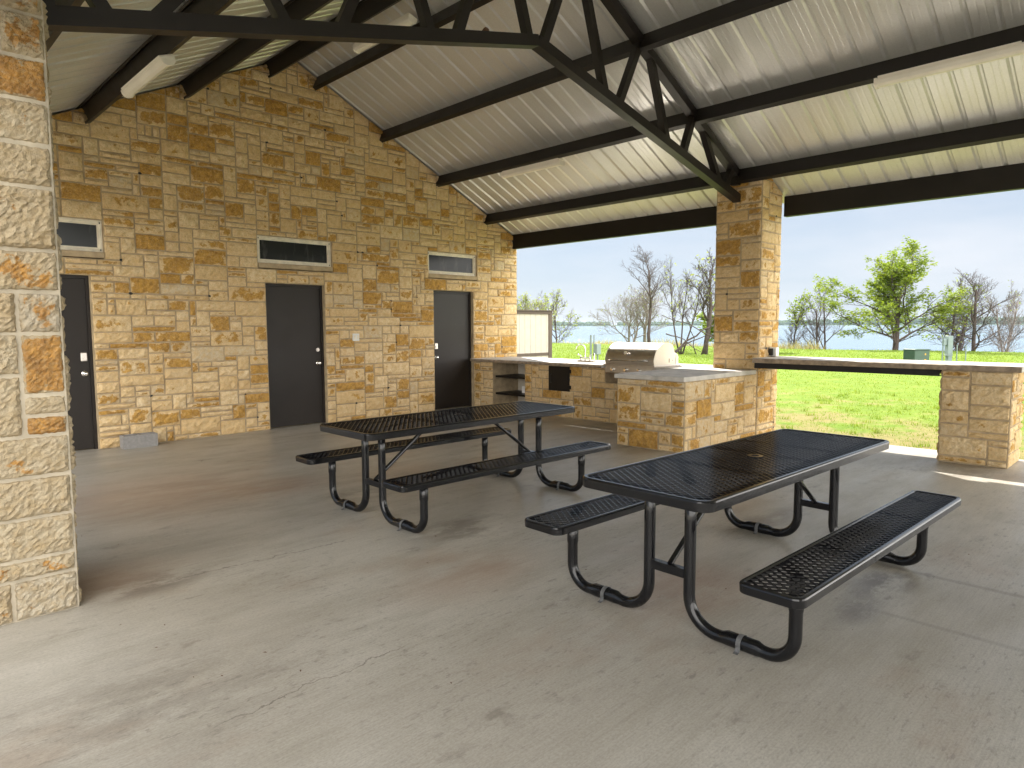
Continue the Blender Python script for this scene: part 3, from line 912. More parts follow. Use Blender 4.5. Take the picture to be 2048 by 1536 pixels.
# truss
def xz(x, z): return (x, TY, z)
CX, CZ = 4.70, 4.115
LXe, RXe, EZ = 0.80, 8.655, 3.16
tr = MB()
Y3 = (0, 1, 0)
tr.beam(xz(LXe, EZ - 0.015), xz(CX, CZ), 0.10, 0.105, Y3, 0.0)
tr.beam(xz(CX, CZ), xz(RXe, EZ + 0.03), 0.10, 0.105, Y3, 0.0)
bc = tr.build('truss', M['bronze'], pav)
bc['label'] = 'dark steel scissor truss spanning between the two stone pillars'
t2 = MB()
for sgn in (1, -1):
    xe = RX + sgn * (PX0 - RX + 0.02)
    t2.beam(xz(RX + sgn * 0.0, RZ - 0.085), xz(xe, roofz(xe) - 0.085), 0.10, 0.10, Y3)
t2.build('top_chord', M['bronze'], bc)
def botz(x):
    return CZ + (EZ + 0.03 - CZ) * (x - CX) / (RXe - CX) if x > CX else CZ + (EZ - 0.015 - CZ) * (CX - x) / (CX - LXe)
def web(xb, xt):
    t = MB()
    t.beam(xz(xb, botz(xb) + 0.03), xz(xt, roofz(xt) - 0.11), 0.076, 0.076, Y3)
    t.build('web_member', M['bronze'], bc)
for xb, xt in ((4.60, 4.30), (4.80, 5.22), (5.73, 5.34), (5.98, 6.34), (6.90, 6.56), (7.26, 7.47), (8.12, 7.72), (8.28, 8.46)):
    web(xb, xt)
for xb, xt in ((3.76, 4.14), (3.47, 3.20), (2.66, 3.02), (2.24, 1.98), (1.42, 1.85), (1.16, 1.02)):
    web(xb, xt)
# seat brackets where purlins and truss meet the pillar head
mb = MB(); mb.beam((8.60, TY, 3.36), (8.60, TY, 3.52), 0.09, 0.10, (0, 1, 0)); mb.build('truss_bracket', M['bronze'], bc)
mb = MB(); mb.beam((0.86, TY, 3.2), (0.86, TY, 3.46), 0.09, 0.10, (0, 1, 0)); mb.build('truss_bracket', M['bronze'], bc)
# mud nest on the truss
mb = MB()
nv = []
c = Vector((4.08, TY, 4.035))
for lv in range(5):
    for k in range(8):
        a = k * math.pi / 4; ph = lv * math.pi / 8
        nv.append((c.x + 0.035 * math.cos(ph) * math.cos(a) * random.uniform(.8, 1.2), c.y + 0.035 * math.cos(ph) * math.sin(a) * random.uniform(.8, 1.2), botz(4.08) + 0.05 + 0.05 * math.sin(ph)))
mb.add(nv, [(lv * 8 + k, lv * 8 + (k + 1) % 8, lv * 8 + 8 + (k + 1) % 8, lv * 8 + 8 + k) for lv in range(4) for k in range(8)] + [tuple(range(7, -1, -1))])
tag(mb.build('wasp_nest', M['nest'], smooth=True), 'small brown mud nest on top of the truss chord', 'nest')

# ------------------------------------------------------------------ light fixtures
def fixture_mesh():
    root = bpy.data.objects.new('light_fixture', None); C.objects.link(root)
    w, L = 0.056, 0.59
    prof_ = [(-w, 0.0), (-w, -0.022), (-w * 0.82, -0.050), (-w * 0.35, -0.066), (w * 0.35, -0.066), (w * 0.82, -0.050), (w, -0.022), (w, 0.0)]
    b1 = MB(); b1.prism(prof_, 'y', -L + 0.012, L - 0.012); b1.build('diffuser', M['fixture'], root)
    for s_ in (-1, 1):
        e = MB(); pe = [(x * 1.08, z * 1.12 + (0.006 if z == 0 else 0)) for x, z in prof_]
        e.prism(pe, 'y', s_ * (L - 0.012), s_ * (L + 0.012)); e.build('end_cap', M['fixture'], root)
    e = MB(); e.box(-0.06, 0.06, -L + 0.02, L - 0.02, 0.001, 0.022); e.build('housing', M['fixture'], root)
    return root
base_fix = fixture_mesh()
fx = [((7.40, 7.09, 3.845), 0.10, 'off white strip light under the purlin nearest the far door'),
      ((2.16, 7.10, 3.875), -0.35, 'off white strip light under a purlin at the upper left, above the wall window'),
      ((4.83, 7.09, 5.02), 0.30, 'off white strip light high under the ridge, behind the truss'),
      ((7.42, 1.78, 3.90), 0.10, 'off white strip light at the right edge, above the stone bar')]
for i, (p, tilt, lab) in enumerate(fx):
    o = base_fix if i == 0 else copy_tree(base_fix)
    o.location = p; o.rotation_euler = (0, tilt, 0)
    tag(o, lab, 'strip light', 'strip lights under the roof')

# ------------------------------------------------------------------ counters
CT = 0.90
cnt = empty('kitchen_counter', (8.75, 7.2, 0), 'long stone counter with concrete top, sink and open shelves against the gable wall', 'counter')
def rel(o_, root):     # geometry is written in world coordinates: pull it back to the root
    o_.matrix_parent_inverse = Matrix.Translation(-Vector(root.location))
    return o_
def face_pt(px):       # Y on the counter face X=8.30 for an image column
    d = (px - 1024) / F_PX
    ang = YAW + math.atan(d)
    return 8.30 / math.tan(ang)
CF = 8.30
yn0, yn1 = face_pt(1050), face_pt(986)     # niche
yd0, yd1 = face_pt(1139), face_pt(1100)    # cabinet door
yg0, yg1 = 5.42, 6.38                      # grill gap
st, mo = MB(), MB()
kv = sorted({0.0, 0.19, 0.44, 0.82, CT - 0.05})
L0 = 5.05
def uu(y): return WY - y
ku = sorted({0.0, uu(yn1), uu(yn0), uu(yd1), uu(yd0), uu(yg1), uu(yg0), uu(L0)})
hl = [(uu(yn1), uu(yn0), -1, 0.99), (uu(yd1), uu(yd0), 0.44, 0.82), (uu(yg1), uu(yg0), 0.62, 0.99)]
kv = sorted({0.0, 0.44, 0.62, 0.82, CT - 0.05})
stonework(st, mo, (CF, WY, 0), (0, -1, 0), (-1, 0, 0), lines(ku, 0.088), lines(kv, 0.074), hl, (), seed=61, rustiness=1.0, prot=0.016)
stonework(st, mo, (9.20, L0, 0), (0, 1, 0), (1, 0, 0), lines([0, WY - L0 - 0.02], 0.1), lines([0, CT - 0.05], 0.074), (), (), seed=62, rustiness=1.0, prot=0.016)
# walls between openings
zt = CT - 0.052
for a, b_ in ((L0, yg0), (yg1, yd0), (yd1, yn0), (yn1, WY - 0.001)):
    mo.box(CF + 0.001, 8.96, a, b_, 0, zt)
mo.box(CF + 0.001, 8.96, yg0, yg1, 0, 0.619)
mo.box(CF + 0.001, 8.96, yd0, yd1, 0, 0.439); mo.box(CF + 0.001, 8.96, yd0, yd1, 0.82, zt)
mo.box(8.96, 9.199, L0, WY - 0.001, 0, zt)
sto = rel(st.build('stone_base', M['stone'], cnt, col=True, recalc=False), cnt)
q = rel(mo.build('mortar', M['mortar'], sto), cnt); q.matrix_parent_inverse = Matrix()
mb = MB(); z1 = 0.80
mb.box(8.945, 8.958, yn0 + 0.001, yn1 - 0.001, 0.001, zt - 0.001)
for z in (0.2, 0.4, 0.6):
    pass
bw = rel(mb.build('shelf_niche', M['blockwall'], cnt), cnt)
for z in (0.26, 0.57):
    mb = MB(); mb.box(CF + 0.06, 8.94, yn0 - 0.0 + 0.002, yn1 - 0.002, z, z + 0.035, 0.002)
    rel(mb.build('shelf', M['bronze'], cnt), cnt)
# top slabs: cut round the sink and the grill
SX0, SX1, SY0, SY1 = 8.60, 8.98, 6.92, 7.50
def slab(root, rects, z0, z1, name='countertop', parent=None):
    b1 = MB()
    for (x0, x1, y0, y1) in rects:
        b1.box(x0, x1, y0, y1, z0, z1)
    return b1.build(name, M['slab'], parent or root)
GX0, GX1 = 8.22, 8.96
ct = rel(slab(cnt, [(8.20, 9.26, 8.30, WY - 0.002), (8.20, 9.26, SY1, 8.2995), (8.20, SX0, SY0, SY1), (SX1, 9.26, SY0, SY1), (8.20, 9.26, yg1, SY0), (GX1, 9.26, yg0, yg1), (8.20, 9.26, 5.10, yg0)], CT - 0.05, CT), cnt)
# rough front edge lip
def rough_edge(root, p, q, h, out, seedv, par):
    """uneven broken edge strip along p->q"""
    rr = random.Random(seedv)
    p, q, out = Vector(p), Vector(q), Vector(out)
    n_ = max(4, int((q - p).length / 0.05)); b1 = MB(); vsx = []
    for i in range(n_ + 1):
        c = p.lerp(q, i / n_); a = rr.uniform(0.004, 0.016)
        vsx += [tuple(c + Vector((0, 0, -0.003 - rr.uniform(0, 0.003)))), tuple(c + out * a + Vector((0, 0, -0.005 - rr.uniform(0, 0.008)))), tuple(c + out * a * rr.uniform(0.5, 1.3) + Vector((0, 0, -h + rr.uniform(0.0, 0.015)))), tuple(c + Vector((0, 0, -h)))]
    b1.add(vsx, [(i * 4 + k, i * 4 + k + 1, i * 4 + k + 5, i * 4 + k + 4) for i in range(n_) for k in range(3)])
    b1.add([vsx[0], vsx[1], vsx[2], vsx[3]], [(0, 1, 2, 3)]); b1.add(vsx[-4:], [(0, 1, 2, 3)])
    return b1.build('broken_edge', M['slab_edge'], par)
e = rough_edge(cnt, (8.20, yg1, CT), (8.20, WY - 0.01, CT), 0.05, (-1, 0, 0), 5, ct)
# sink bowl
mb = MB()
mb.box(SX0 - 0.012, SX1 + 0.012, SY0 - 0.012, SY0 + 0.003, CT - 0.001, CT + 0.005)
mb.box(SX0 - 0.012, SX1 + 0.012, SY1 - 0.003, SY1 + 0.012, CT - 0.001, CT + 0.005)
mb.box(SX0 - 0.012, SX0 + 0.003, SY0 + 0.003, SY1 - 0.003, CT - 0.001, CT + 0.005)
mb.box(SX1 - 0.003, SX1 + 0.012, SY0 + 0.003, SY1 - 0.003, CT - 0.001, CT + 0.005)
x0, x1, y0, y1 = SX0 + 0.003, SX1 - 0.003, SY0 + 0.003, SY1 - 0.003
mb.add([(x0, y0, CT), (x1, y0, CT), (x1, y1, CT), (x0, y1, CT), (x0 + .02, y0 + .02, CT - .04), (x1 - .02, y0 + .02, CT - .04), (x1 - .02, y1 - .02, CT - .04), (x0 + .02, y1 - .02, CT - .04)],
       [(0, 1, 5, 4), (1, 2, 6, 5), (2, 3, 7, 6), (3, 0, 4, 7), (4, 5, 6, 7)])
rel(mb.build('sink', M['steel'], cnt), cnt)
# faucet: bridge with two lever handles and a gooseneck; a side sprayer
fy, fxx = 7.40, 9.06
mb = MB()
mb.tube([(fxx, fy - 0.10, CT + 0.045), (fxx, fy + 0.10, CT + 0.045)], 0.011, 12)
pts = [(fxx, fy, CT)] + [(fxx, fy, CT + 0.05 * k) for k in range(1, 5)]
for k in range(1, 13):
    a = math.pi * k / 12 * 1.05
    pts.append((fxx - 0.055 * (1 - math.cos(a)), fy + 0.055 * (1 - math.cos(a)), CT + 0.20 + 0.075 * math.sin(a)))
mb.tube(pts, [0.016, 0.012] + [0.0105] * (len(pts) - 2), 12)
for s_ in (-1, 1):
    mb.cyl((fxx, fy + s_ * 0.10, CT), (0, 0, 1), 0.020, 0.055, 14, 0.013)
    mb.tube([(fxx, fy + s_ * 0.10, CT + 0.05), (fxx, fy + s_ * 0.10, CT + 0.085), (fxx - 0.01, fy + s_ * 0.115, CT + 0.092), (fxx - 0.02, fy + s_ * 0.165, CT + 0.10)], [0.011, 0.011, 0.009, 0.008], 10)
fo = rel(mb.build('faucet', M['chrome'], cnt, smooth=True), cnt)
mb = MB(); mb.tube([(fxx, fy - 0.20, CT), (fxx, fy - 0.20, CT + 0.03), (fxx, fy - 0.20, CT + 0.06), (fxx - 0.015, fy - 0.20, CT + 0.13)], [0.018, 0.012, 0.012, 0.018], 12)
q = mb.build('sprayer', M['chrome'], fo, smooth=True)
# cabinet door
mb = MB(); mb.box(CF - 0.018, CF + 0.012, yd0 - 0.015, yd1 + 0.015, 0.43, 0.835, 0.003)
cd = rel(mb.build('cabinet_door', M['bronze'], cnt), cnt)
mb = MB(); yy = yd1 - 0.05
mb.tube([(CF - 0.018, yy, 0.56), (CF - 0.05, yy, 0.565), (CF - 0.05, yy, 0.695), (CF - 0.018, yy, 0.70)], 0.006, 8); mb.build('handle', M['black'], cd)
for z in (0.50, 0.76):
    mb = MB(); mb.box(CF - 0.024, CF - 0.016, yd0 - 0.055, yd0 + 0.01, z - 0.03, z + 0.03); mb.build('hinge', M['bronze'], cd)

# island
IX0, IX1, IY0, IY1 = 6.86, 8.648, 4.12, 5.08
isl = empty('stone_island', (7.75, 4.6, 0), 'low stone island counter with grey concrete top joined to the right hand pillar', 'counter')
st, mo = MB(), MB()
vl = lines([0, CT - 0.055], 0.074)
stonework(st, mo, (IX0, IY0, 0), (1, 0, 0), (0, -1, 0), lines([0, IX1 - IX0], 0.085), vl, (), (), 71, 1.3, 0.016, 1.2)
stonework(st, mo, (IX0, IY1, 0), (0, -1, 0), (-1, 0, 0), lines([0, IY1 - IY0], 0.085), vl, (), (), 76, 1.0, 0.016, 1.2, darkbase=True)
stonework(st, mo, (CF - 0.001, IY1, 0), (-1, 0, 0), (0, 1, 0), lines([0, CF - IX0], 0.1), vl, (), (), 73, 1.0, 0.016)
mo.box(IX0 + 0.001, IX1 - 0.001, IY0 + 0.001, IY1 - 0.04, 0, CT - 0.056)
mo.box(IX0 + 0.001, CF - 0.002, IY1 - 0.04, IY1 - 0.001, 0, CT - 0.056)
so = rel(st.build('stone_base', M['stone'], isl, col=True, recalc=False), isl)
mo.build('mortar', M['mortar'], so)
mb = MB()
mb.box(IX0 - 0.045, PX0 - 0.022, IY0 - 0.012, 5.098, CT - 0.055, CT, 0.003)
mb.box(PX0 - 0.0215, 9.26, PY1 + 0.02, 5.098, CT - 0.055, CT, 0.003)
rel(mb.build('countertop', M['slab'], isl), isl)

# bar
BZ, BX0, BX1, BY0, BY1 = 1.066, 8.44, 9.20, 1.22, PY0 - 0.022
bar_ = empty('stone_bar', (8.8, 1.6, 0), 'raised bar with chipped concrete top spanning from the pillar to a low stone pier', 'bar')
mb = MB(); mb.box(BX0, BX1, BY0, BY1, BZ - 0.062, BZ, 0.003)
bt = rel(mb.build('bar_top', M['slab'], bar_), bar_)
rough_edge(bar_, (BX0, BY0 + 0.005, BZ), (BX0, BY1 - 0.01, BZ), 0.062, (-1, 0, 0), 9, bt)
pr_ = pillar(8.47, 9.10, 1.30, 1.93, 'swen', 84, M['stone'], M['mortar'], 'stone_pier', None, 1.2, 0.016, ztop=BZ - 0.066, rust=0.7, parent=bar_, unit=0.09)
rel(pr_, bar_)
mb = MB()
mb.box(8.50, 8.508, 1.955, BY1, 0.93, BZ - 0.064); mb.box(8.508, 8.57, 1.955, BY1, 0.93, 0.938)
mb.box(9.03, 9.038, 1.955, BY1, 0.93, BZ - 0.064); mb.box(8.97, 9.03, 1.955, BY1, 0.93, 0.938)
rel(mb.build('steel_angle', M['bronze'], bar_), bar_)

# outlet box on pillar above bar, wall outlet
ob = empty('outlet_box', (8.98, PY0 - 0.03, BZ), 'grey weatherproof outlet box on the pillar face above the bar', 'outlet box')
mb = MB()
poly = [(-0.045, 0.012), (0.045, 0.012), (0.045, 0.11), (0.028, 0.13), (-0.028, 0.13), (-0.045, 0.11)]
mb.prism(poly, 'y', -0.085, 0.010); mb.build('cover', M['white'], ob)
mb = MB(); mb.box(-0.075, -0.046, -0.05, 0.01, 0.02, 0.115, 0.004); mb.build('plug', M['black'], ob)
mb = MB(); mb.tube([(-0.06, -0.02, 0.03), (-0.07, -0.03, 0.008), (-0.04, -0.05, 0.006), (0.0, -0.06, 0.006)], 0.005, 6); mb.build('cord', M['black'], ob)
wo_ = empty('wall_outlet', (5.77, WY - 0.022, 1.33), 'white double outlet plate on the stone wall right of the middle door', 'outlet')
mb = MB(); mb.box(-0.058, 0.058, -0.012, 0.02, -0.058, 0.058, 0.004); mb.build('cover_plate', M['white'], wo_)
for sx_ in (-1, 1):
    mb = MB(); mb.box(sx_ * 0.026 - 0.016, sx_ * 0.026 + 0.016, -0.016, -0.012, -0.034, 0.034, 0.001); mb.build('socket', M['winframe'], wo_)

# cinder block
mb = MB()
x0, y0 = 2.34, 9.20
for a, b_ in ((0, 0.032), (0.179, 0.211), (0.359, 0.39)):
    mb.box(x0 + a, x0 + b_, y0, y0 + 0.17, 0.0, 0.16)
for a, b_ in ((0.032, 0.179), (0.211, 0.359)):
    mb.box(x0 + a, x0 + b_, y0, y0 + 0.03, 0.0, 0.16); mb.box(x0 + a, x0 + b_, y0 + 0.14, y0 + 0.17, 0.0, 0.16)
tag(mb.build('cinder_block', M['block']), 'grey cinder block on the floor against the stone wall', 'block')

# spool and bag on the shelves
sp = empty('wire_spool', (8.72, yn0 + 0.17, 0.296), 'dark spool with a pale roll of paper on the middle shelf of the niche', 'spool')
mb = MB(); mb.cyl((0, 0, 0), (0, 0, 1), 0.12, 0.012, 24); mb.cyl((0, 0, 0.128), (0, 0, 1), 0.12, 0.012, 24); mb.cyl((0, 0, 0.012), (0, 0, 1), 0.095, 0.116, 24)
mb.build('reel', M['black'], sp)
mb = MB(); mb.cyl((-0.10, 0.15, 0.002), (0, 0, 1), 0.052, 0.118, 20); mb.build('paper_roll', M['bag'], sp)
mb = MB(); nb_ = []
for lv in range(9):
    for k in range(14):
        ph = -0.2 + lv * (math.pi / 2 + 0.2) / 8; a = k * 2 * math.pi / 14
        r = 0.115 * max(0.05, math.cos(max(0, ph))) * random.uniform(0.8, 1.2)
        nb_.append((8.60 + r * math.cos(a), yn0 + 0.18 + r * math.sin(a), max(0.001, 0.02 + 0.17 * math.sin(max(0, ph)) * random.uniform(0.9, 1.1))))
mb.add(nb_, [(lv * 14 + k, lv * 14 + (k + 1) % 14, lv * 14 + 14 + (k + 1) % 14, lv * 14 + 14 + k) for lv in range(8) for k in range(14)] + [tuple(range(112, 126))])
tag(mb.build('plastic_bag', M['bag'], smooth=True), 'crumpled white plastic bag on the floor of the shelf niche', 'bag')

# ------------------------------------------------------------------ grill
gr = empty('gas_grill', (8.59, 5.90, CT), 'stainless steel built in gas grill with closed domed hood in the counter', 'grill')
W_ = 0.44
mb = MB()
pf = [(-0.34, 0.02)]
for k in range(0, 15):
    a = math.pi - math.radians(6) - k / 14 * math.radians(112)
    pf.append((-0.02 + 0.33 * math.cos(a), 0.05 + 0.29 * math.sin(a)))
pf += [(0.17, 0.25), (0.22, 0.10), (0.22, 0.02)]
mb.prism(pf, 'y', -W_ + 0.006, W_ - 0.006)
hood = mb.build('hood', M['steel'], gr)
for s_ in (-1, 1):
    e = MB(); e.prism([(x * 1.015, z * 1.015) for x, z in pf], 'y', s_ * (W_ - 0.006), s_ * W_)
    e.build('hood_side', M['fixture'], hood)
e = MB(); e.prism([(0.21, 0.02), (0.30, 0.02), (0.30, 0.13), (0.27, 0.17), (0.21, 0.19)], 'y', -W_, W_); e.build('back_housing', M['steel'], gr)
e = MB(); e.cyl((-0.335, 0.06, 0.195), (-1, 0, 0.28), 0.036, 0.014, 24); th = e.build('thermometer', M['chrome'], gr)
e = MB(); e.cyl((-0.349, 0.06, 0.199), (-1, 0, 0.28), 0.028, 0.002, 24); e.build('dial_face', M['winframe'], th)
e = MB(); pts = [(-0.345, -0.34, 0.08)] + [(-0.385 - 0.010 * math.sin(math.pi * k / 10), -0.34 + 0.68 * k / 10, 0.085) for k in range(11)] + [(-0.345, 0.34, 0.08)]
e.tube(pts, 0.012, 10); e.build('hood_handle', M['chrome'], gr, smooth=True)
e = MB(); e.box(-0.37, 0.30, -W_ - 0.02, W_ + 0.02, -0.006, 0.02, 0.004); e.box(-0.345, -0.33, -W_, W_, -0.115, -0.006, 0.004); e.build('firebox', M['steel'], gr)
for k in range(4):
    e = MB(); yk = W_ - 0.14 - k * 0.24; e.cyl((-0.346, yk, -0.062), (-1, 0, 0), 0.026, 0.034, 18, 0.022)
    e.build('control_knob', M['chrome'], gr)
e = MB(); e.box(0.04, 0.052, -W_ - 0.003, -W_ - 0.0, 0.05, 0.11); e.build('hood_slot', M['black'], hood)
e = MB(); e.cyl((0.14, -W_ - 0.004, 0.08), (0, 1, 0), 0.006, 0.004, 8); e.build('hood_bolt', M['black'], hood)

# ------------------------------------------------------------------ picnic tables
def mesh_panel(hx, hy, px=0.043, py=0.056):
    """expanded metal: zigzag strands running across the top, bonded at the knots"""
    mb_ = MB()
    nxs = int(2 * hx / (px / 2)); stepx = 2 * hx / nxs
    ny = int(2 * hy / (py / 2)); stepy = 2 * hy / ny
    for i in range(nxs):
        xc = -hx + stepx * (i + 0.5)
        am = stepx * 0.5 - 0.0005
        vsx = []
        for j in range(ny + 1):
            s_ = 1 if (j + i) % 2 == 0 else -1
            x = xc + s_ * am; y = -hy + stepy * j
            vsx += [(x - 0.0008, y, -0.0060), (x + 0.0020, y, -0.0060), (x + 0.0016, y, 0.0036), (x - 0.0016, y, 0.0036)]
        fsx = []
        for j in range(ny):
            for k in range(4):
                k2 = (k + 1) % 4
                fsx.append((j * 4 + k, j * 4 + k2, j * 4 + 4 + k2, j * 4 + 4 + k))
        mb_.add(vsx, fsx)
    return mb_
def rim(hx, hy, r, depth, wide):
    """rounded rectangular rim swept round the panel"""
    mb_ = MB()
    path = []
    for cx, cy, a0 in ((hx - r, hy - r, 0), (-hx + r, hy - r, 90), (-hx + r, -hy + r, 180), (hx - r, -hy + r, 270)):
        for k in range(7):
            a = math.radians(a0 + k * 15)
            path.append((cx, cy, a))
    sec = [(0.0, -0.010), (-0.003, -0.004), (-0.009, 0.0), (-wide + 0.006, 0.0), (-wide, -0.004), (-wide, -0.012), (-0.008, -0.014), (-0.008, -depth + 0.004), (-0.005, -depth), (-0.002, -depth + 0.002)]
    vsx = []
    for cx, cy, a in path:
        for off, z in sec:
            vsx.append((cx + math.cos(a) * (r + off), cy + math.sin(a) * (r + off), z))
    K = len(sec); n_ = len(path)
    fsx = [(i * K + k, ((i + 1) % n_) * K + k, ((i + 1) % n_) * K + (k + 1) % K, i * K + (k + 1) % K) for i in range(n_) for k in range(K)]
    return mb_.add(vsx, fsx)

TZ, SZ = 0.738, 0.432
TL, TW = 1.145, 0.372
BO, BW_, BL = 0.645, 0.140, 1.145
FO, IN_ = 0.868, 0.118
def make_table():
    root = bpy.data.objects.new('picnic_table', None); C.objects.link(root)
    def at(o_, x, y, z):
        o_.location = (x, y, z); return o_
    top = at(rim(TL, TW, 0.07, 0.052, 0.028).build('table_top', M['plastisol'], root, smooth=False), 0, 0, TZ)
    pn = mesh_panel(TL - 0.022, TW - 0.022).build('mesh_panel', M['plastisol'], top, recalc=False); pn.location = (0, 0, -0.008)
    ring = MB(); vsx = []
    for k in range(28):
        a = k * 2 * math.pi / 28
        for rr, z in ((0.024, -0.004), (0.024, 0.001), (0.045, 0.001), (0.045, -0.004)):
            vsx.append((rr * math.cos(a), rr * math.sin(a), z))
    ring.add(vsx, [(k * 4 + j, ((k + 1) % 28) * 4 + j, ((k + 1) % 28) * 4 + (j + 1) % 4, k * 4 + (j + 1) % 4) for k in range(28) for j in range(4)])
    ring.build('umbrella_ring', M['plastisol'], top)
    for s_ in (1, -1):
        se = at(rim(BL, BW_, 0.05, 0.045, 0.026).build('bench_seat', M['plastisol'], root), 0, s_ * BO, SZ)
        pn = mesh_panel(BL - 0.02, BW_ - 0.02).build('mesh_panel', M['plastisol'], se, recalc=False); pn.location = (0, 0, -0.008)
        for x in (-0.42, 0.42):
            br = MB(); br.box(x - 0.014, x + 0.014, -BW_ + 0.02, BW_ - 0.02, -0.03, -0.013)
            br.build('cross_brace', M['plastisol'], se)
    for x in (-0.45, 0.075, 0.45):
        br = MB(); br.box(x - 0.014, x + 0.014, -TW + 0.02, TW - 0.02, -0.034, -0.014)
        br.build('cross_brace', M['plastisol'], top)
    r0 = 0.0290
    for sx_ in (-1, 1):
        for sy in (-1, 1):
            a, b_ = IN_, BO
            R_ = 0.155
            pts = [(a, TZ - 0.02), (a, 0.55), (a, R_ + 0.13), (a, R_ + 0.03)]
            rad = [r0] * 4
            for k in range(1, 11):
                t = math.pi / 2 * k / 10
                pts.append((a + R_ - R_ * math.cos(t), R_ + 0.03 - R_ * math.sin(t))); rad.append(r0)
            # sleeve section lies on the floor, slightly thicker
            y1_, y2_ = a + R_, b_ - R_ + 0.035
            ext = [(y1_ + 0.03, 0.031, r0), (y1_ + 0.055, 0.036, r0 + 0.006), (y2_ - 0.05, 0.036, r0 + 0.006), (y2_ - 0.025, 0.031, r0)]
            for y, z, rr in ext:
                pts.append((y, z)); rad.append(rr)
            R2 = R_ - 0.035
            for k in range(0, 11):
                t = math.pi / 2 * k / 10
                pts.append((b_ - R2 + R2 * math.sin(t), R2 + 0.03 - R2 * math.cos(t))); rad.append(r0)
            pts += [(b_, 0.26), (b_, 0.275), (b_, SZ - 0.015)]; rad += [r0, r0 + 0.003, r0 + 0.003]
            mb_ = MB(); mb_.tube([(sx_ * FO, sy * y, z) for y, z in pts], rad, 16)
            lg = mb_.build('leg', M['plastisol'], root, smooth=True)
            tp = MB(); yc = (y1_ + y2_) / 2
            sh = []
            for k in range(12):
                a_ = math.radians(-60 + k * 300 / 11)
                sh.append((0.0375 * math.sin(a_) * 1.0, 0.036 + 0.0375 * math.cos(a_)))
            loop = [(-0.062, 0.002), (-0.045, 0.006)] + [(-0.0385 * math.sin(math.radians(q_)) , 0.036 + 0.0385 * math.cos(math.radians(q_))) for q_ in range(110, -120, -20)] + [(0.045, 0.006), (0.055, 0.002)]
            vsx = []
            for xx, zz in loop:
                vsx += [(sx_ * FO + xx, sy * yc - 0.012, zz), (sx_ * FO + xx, sy * yc + 0.012, zz)]
            tp.add(vsx, [(i * 2, i * 2 + 1, i * 2 + 3, i * 2 + 2) for i in range(len(loop) - 1)])
            tp.build('anchor_strap', M['tape'], lg, recalc=False)
        mb_ = MB(); mb_.beam((sx_ * FO, -IN_ + 0.02, 0.285), (sx_ * FO, IN_ - 0.02, 0.285), 0.035, 0.045); mb_.build('crossbar', M['plastisol'], root)
        mb_ = MB(); mb_.tube([(sx_ * (FO - 0.01), 0, 0.305), (sx_ * 0.30, 0, TZ - 0.03)], 0.0155, 12)
        mb_.build('diagonal_brace', M['plastisol'], root)
    return root
tb = make_table()
tb.location = (3.732, 1.770, 0); tb.rotation_euler = (0, 0, -0.026)
tag(tb, 'black mesh picnic table in front, nearer the stone bar', 'picnic table', 'black mesh picnic tables')
tb2 = copy_tree(tb)
tb2.location = (3.721, 4.432, 0); tb2.rotation_euler = (0, 0, -0.0075)
tag(tb2, 'black mesh picnic table standing farther back, nearer the dark doors', 'picnic table', 'black mesh picnic tables')

# ------------------------------------------------------------------ outside fixtures
def place(px, depth, z=0.0):
    """ground point at an image column and camera depth"""
    lat = (px - 1024) / F_PX * depth
    return (math.sin(YAW) * depth + math.cos(YAW) * lat, math.cos(YAW) * depth - math.sin(YAW) * lat, z)
sc = empty('privacy_screen', (11.4, 12.0, -0.1), 'cream panelled screen with dark brown trim behind the stone wall', 'screen')
XR = 1.83
mb = MB()
x = -1.75
while x < XR - 0.08:
    mb.box(x, min(x + 0.192, XR - 0.08), -0.03, 0.03, 0.12, 1.9); x += 0.2
mb.box(-1.75, XR - 0.08, -0.022, 0.022, 0.1201, 1.899)
mb.build('siding', M['cream'], sc)
mb = MB(); mb.box(-1.8, XR + 0.02, -0.06, 0.06, 1.90, 1.975, 0.004); mb.box(-1.8, XR + 0.06, -0.09, 0.09, 1.976, 2.00); mb.build('top_trim', M['trim'], sc)
mb = MB(); mb.box(XR - 0.10, XR + 0.02, -0.055, 0.055, 0.0, 1.899, 0.004); mb.build('post', M['trim'], sc)
mb = MB(); mb.box(-1.8, XR - 0.101, -0.045, 0.045, 0.82, 0.90, 0.003); mb.build('middle_rail', M['trim'], sc)

p = place(1186, 19.0, ground_h(20, 10))
ep = empty('electrical_post', p, 'grey electrical box on two slim posts standing in the lawn behind the sink', 'electrical post')
k = Vector((math.cos(YAW), -math.sin(YAW), 0))
for dx, h, r in ((-0.06, 1.33, 0.030), (0.03, 1.33, 0.018)):
    mb = MB(); q = k * dx; mb.cyl((q.x, q.y, 0), (0, 0, 1), r, h, 10); mb.build('post', M['greybox'], ep)
mb = MB(); mb.box(-0.02, 0.17, -0.16, -0.03, 0.78, 1.08, 0.008); eb = mb.build('box', M['greybox'], ep)
mb = MB(); mb.cyl((0.10, -0.09, 0.0), (0, 0, 1), 0.025, 0.78, 8); mb.build('conduit', M['greybox'], ep)

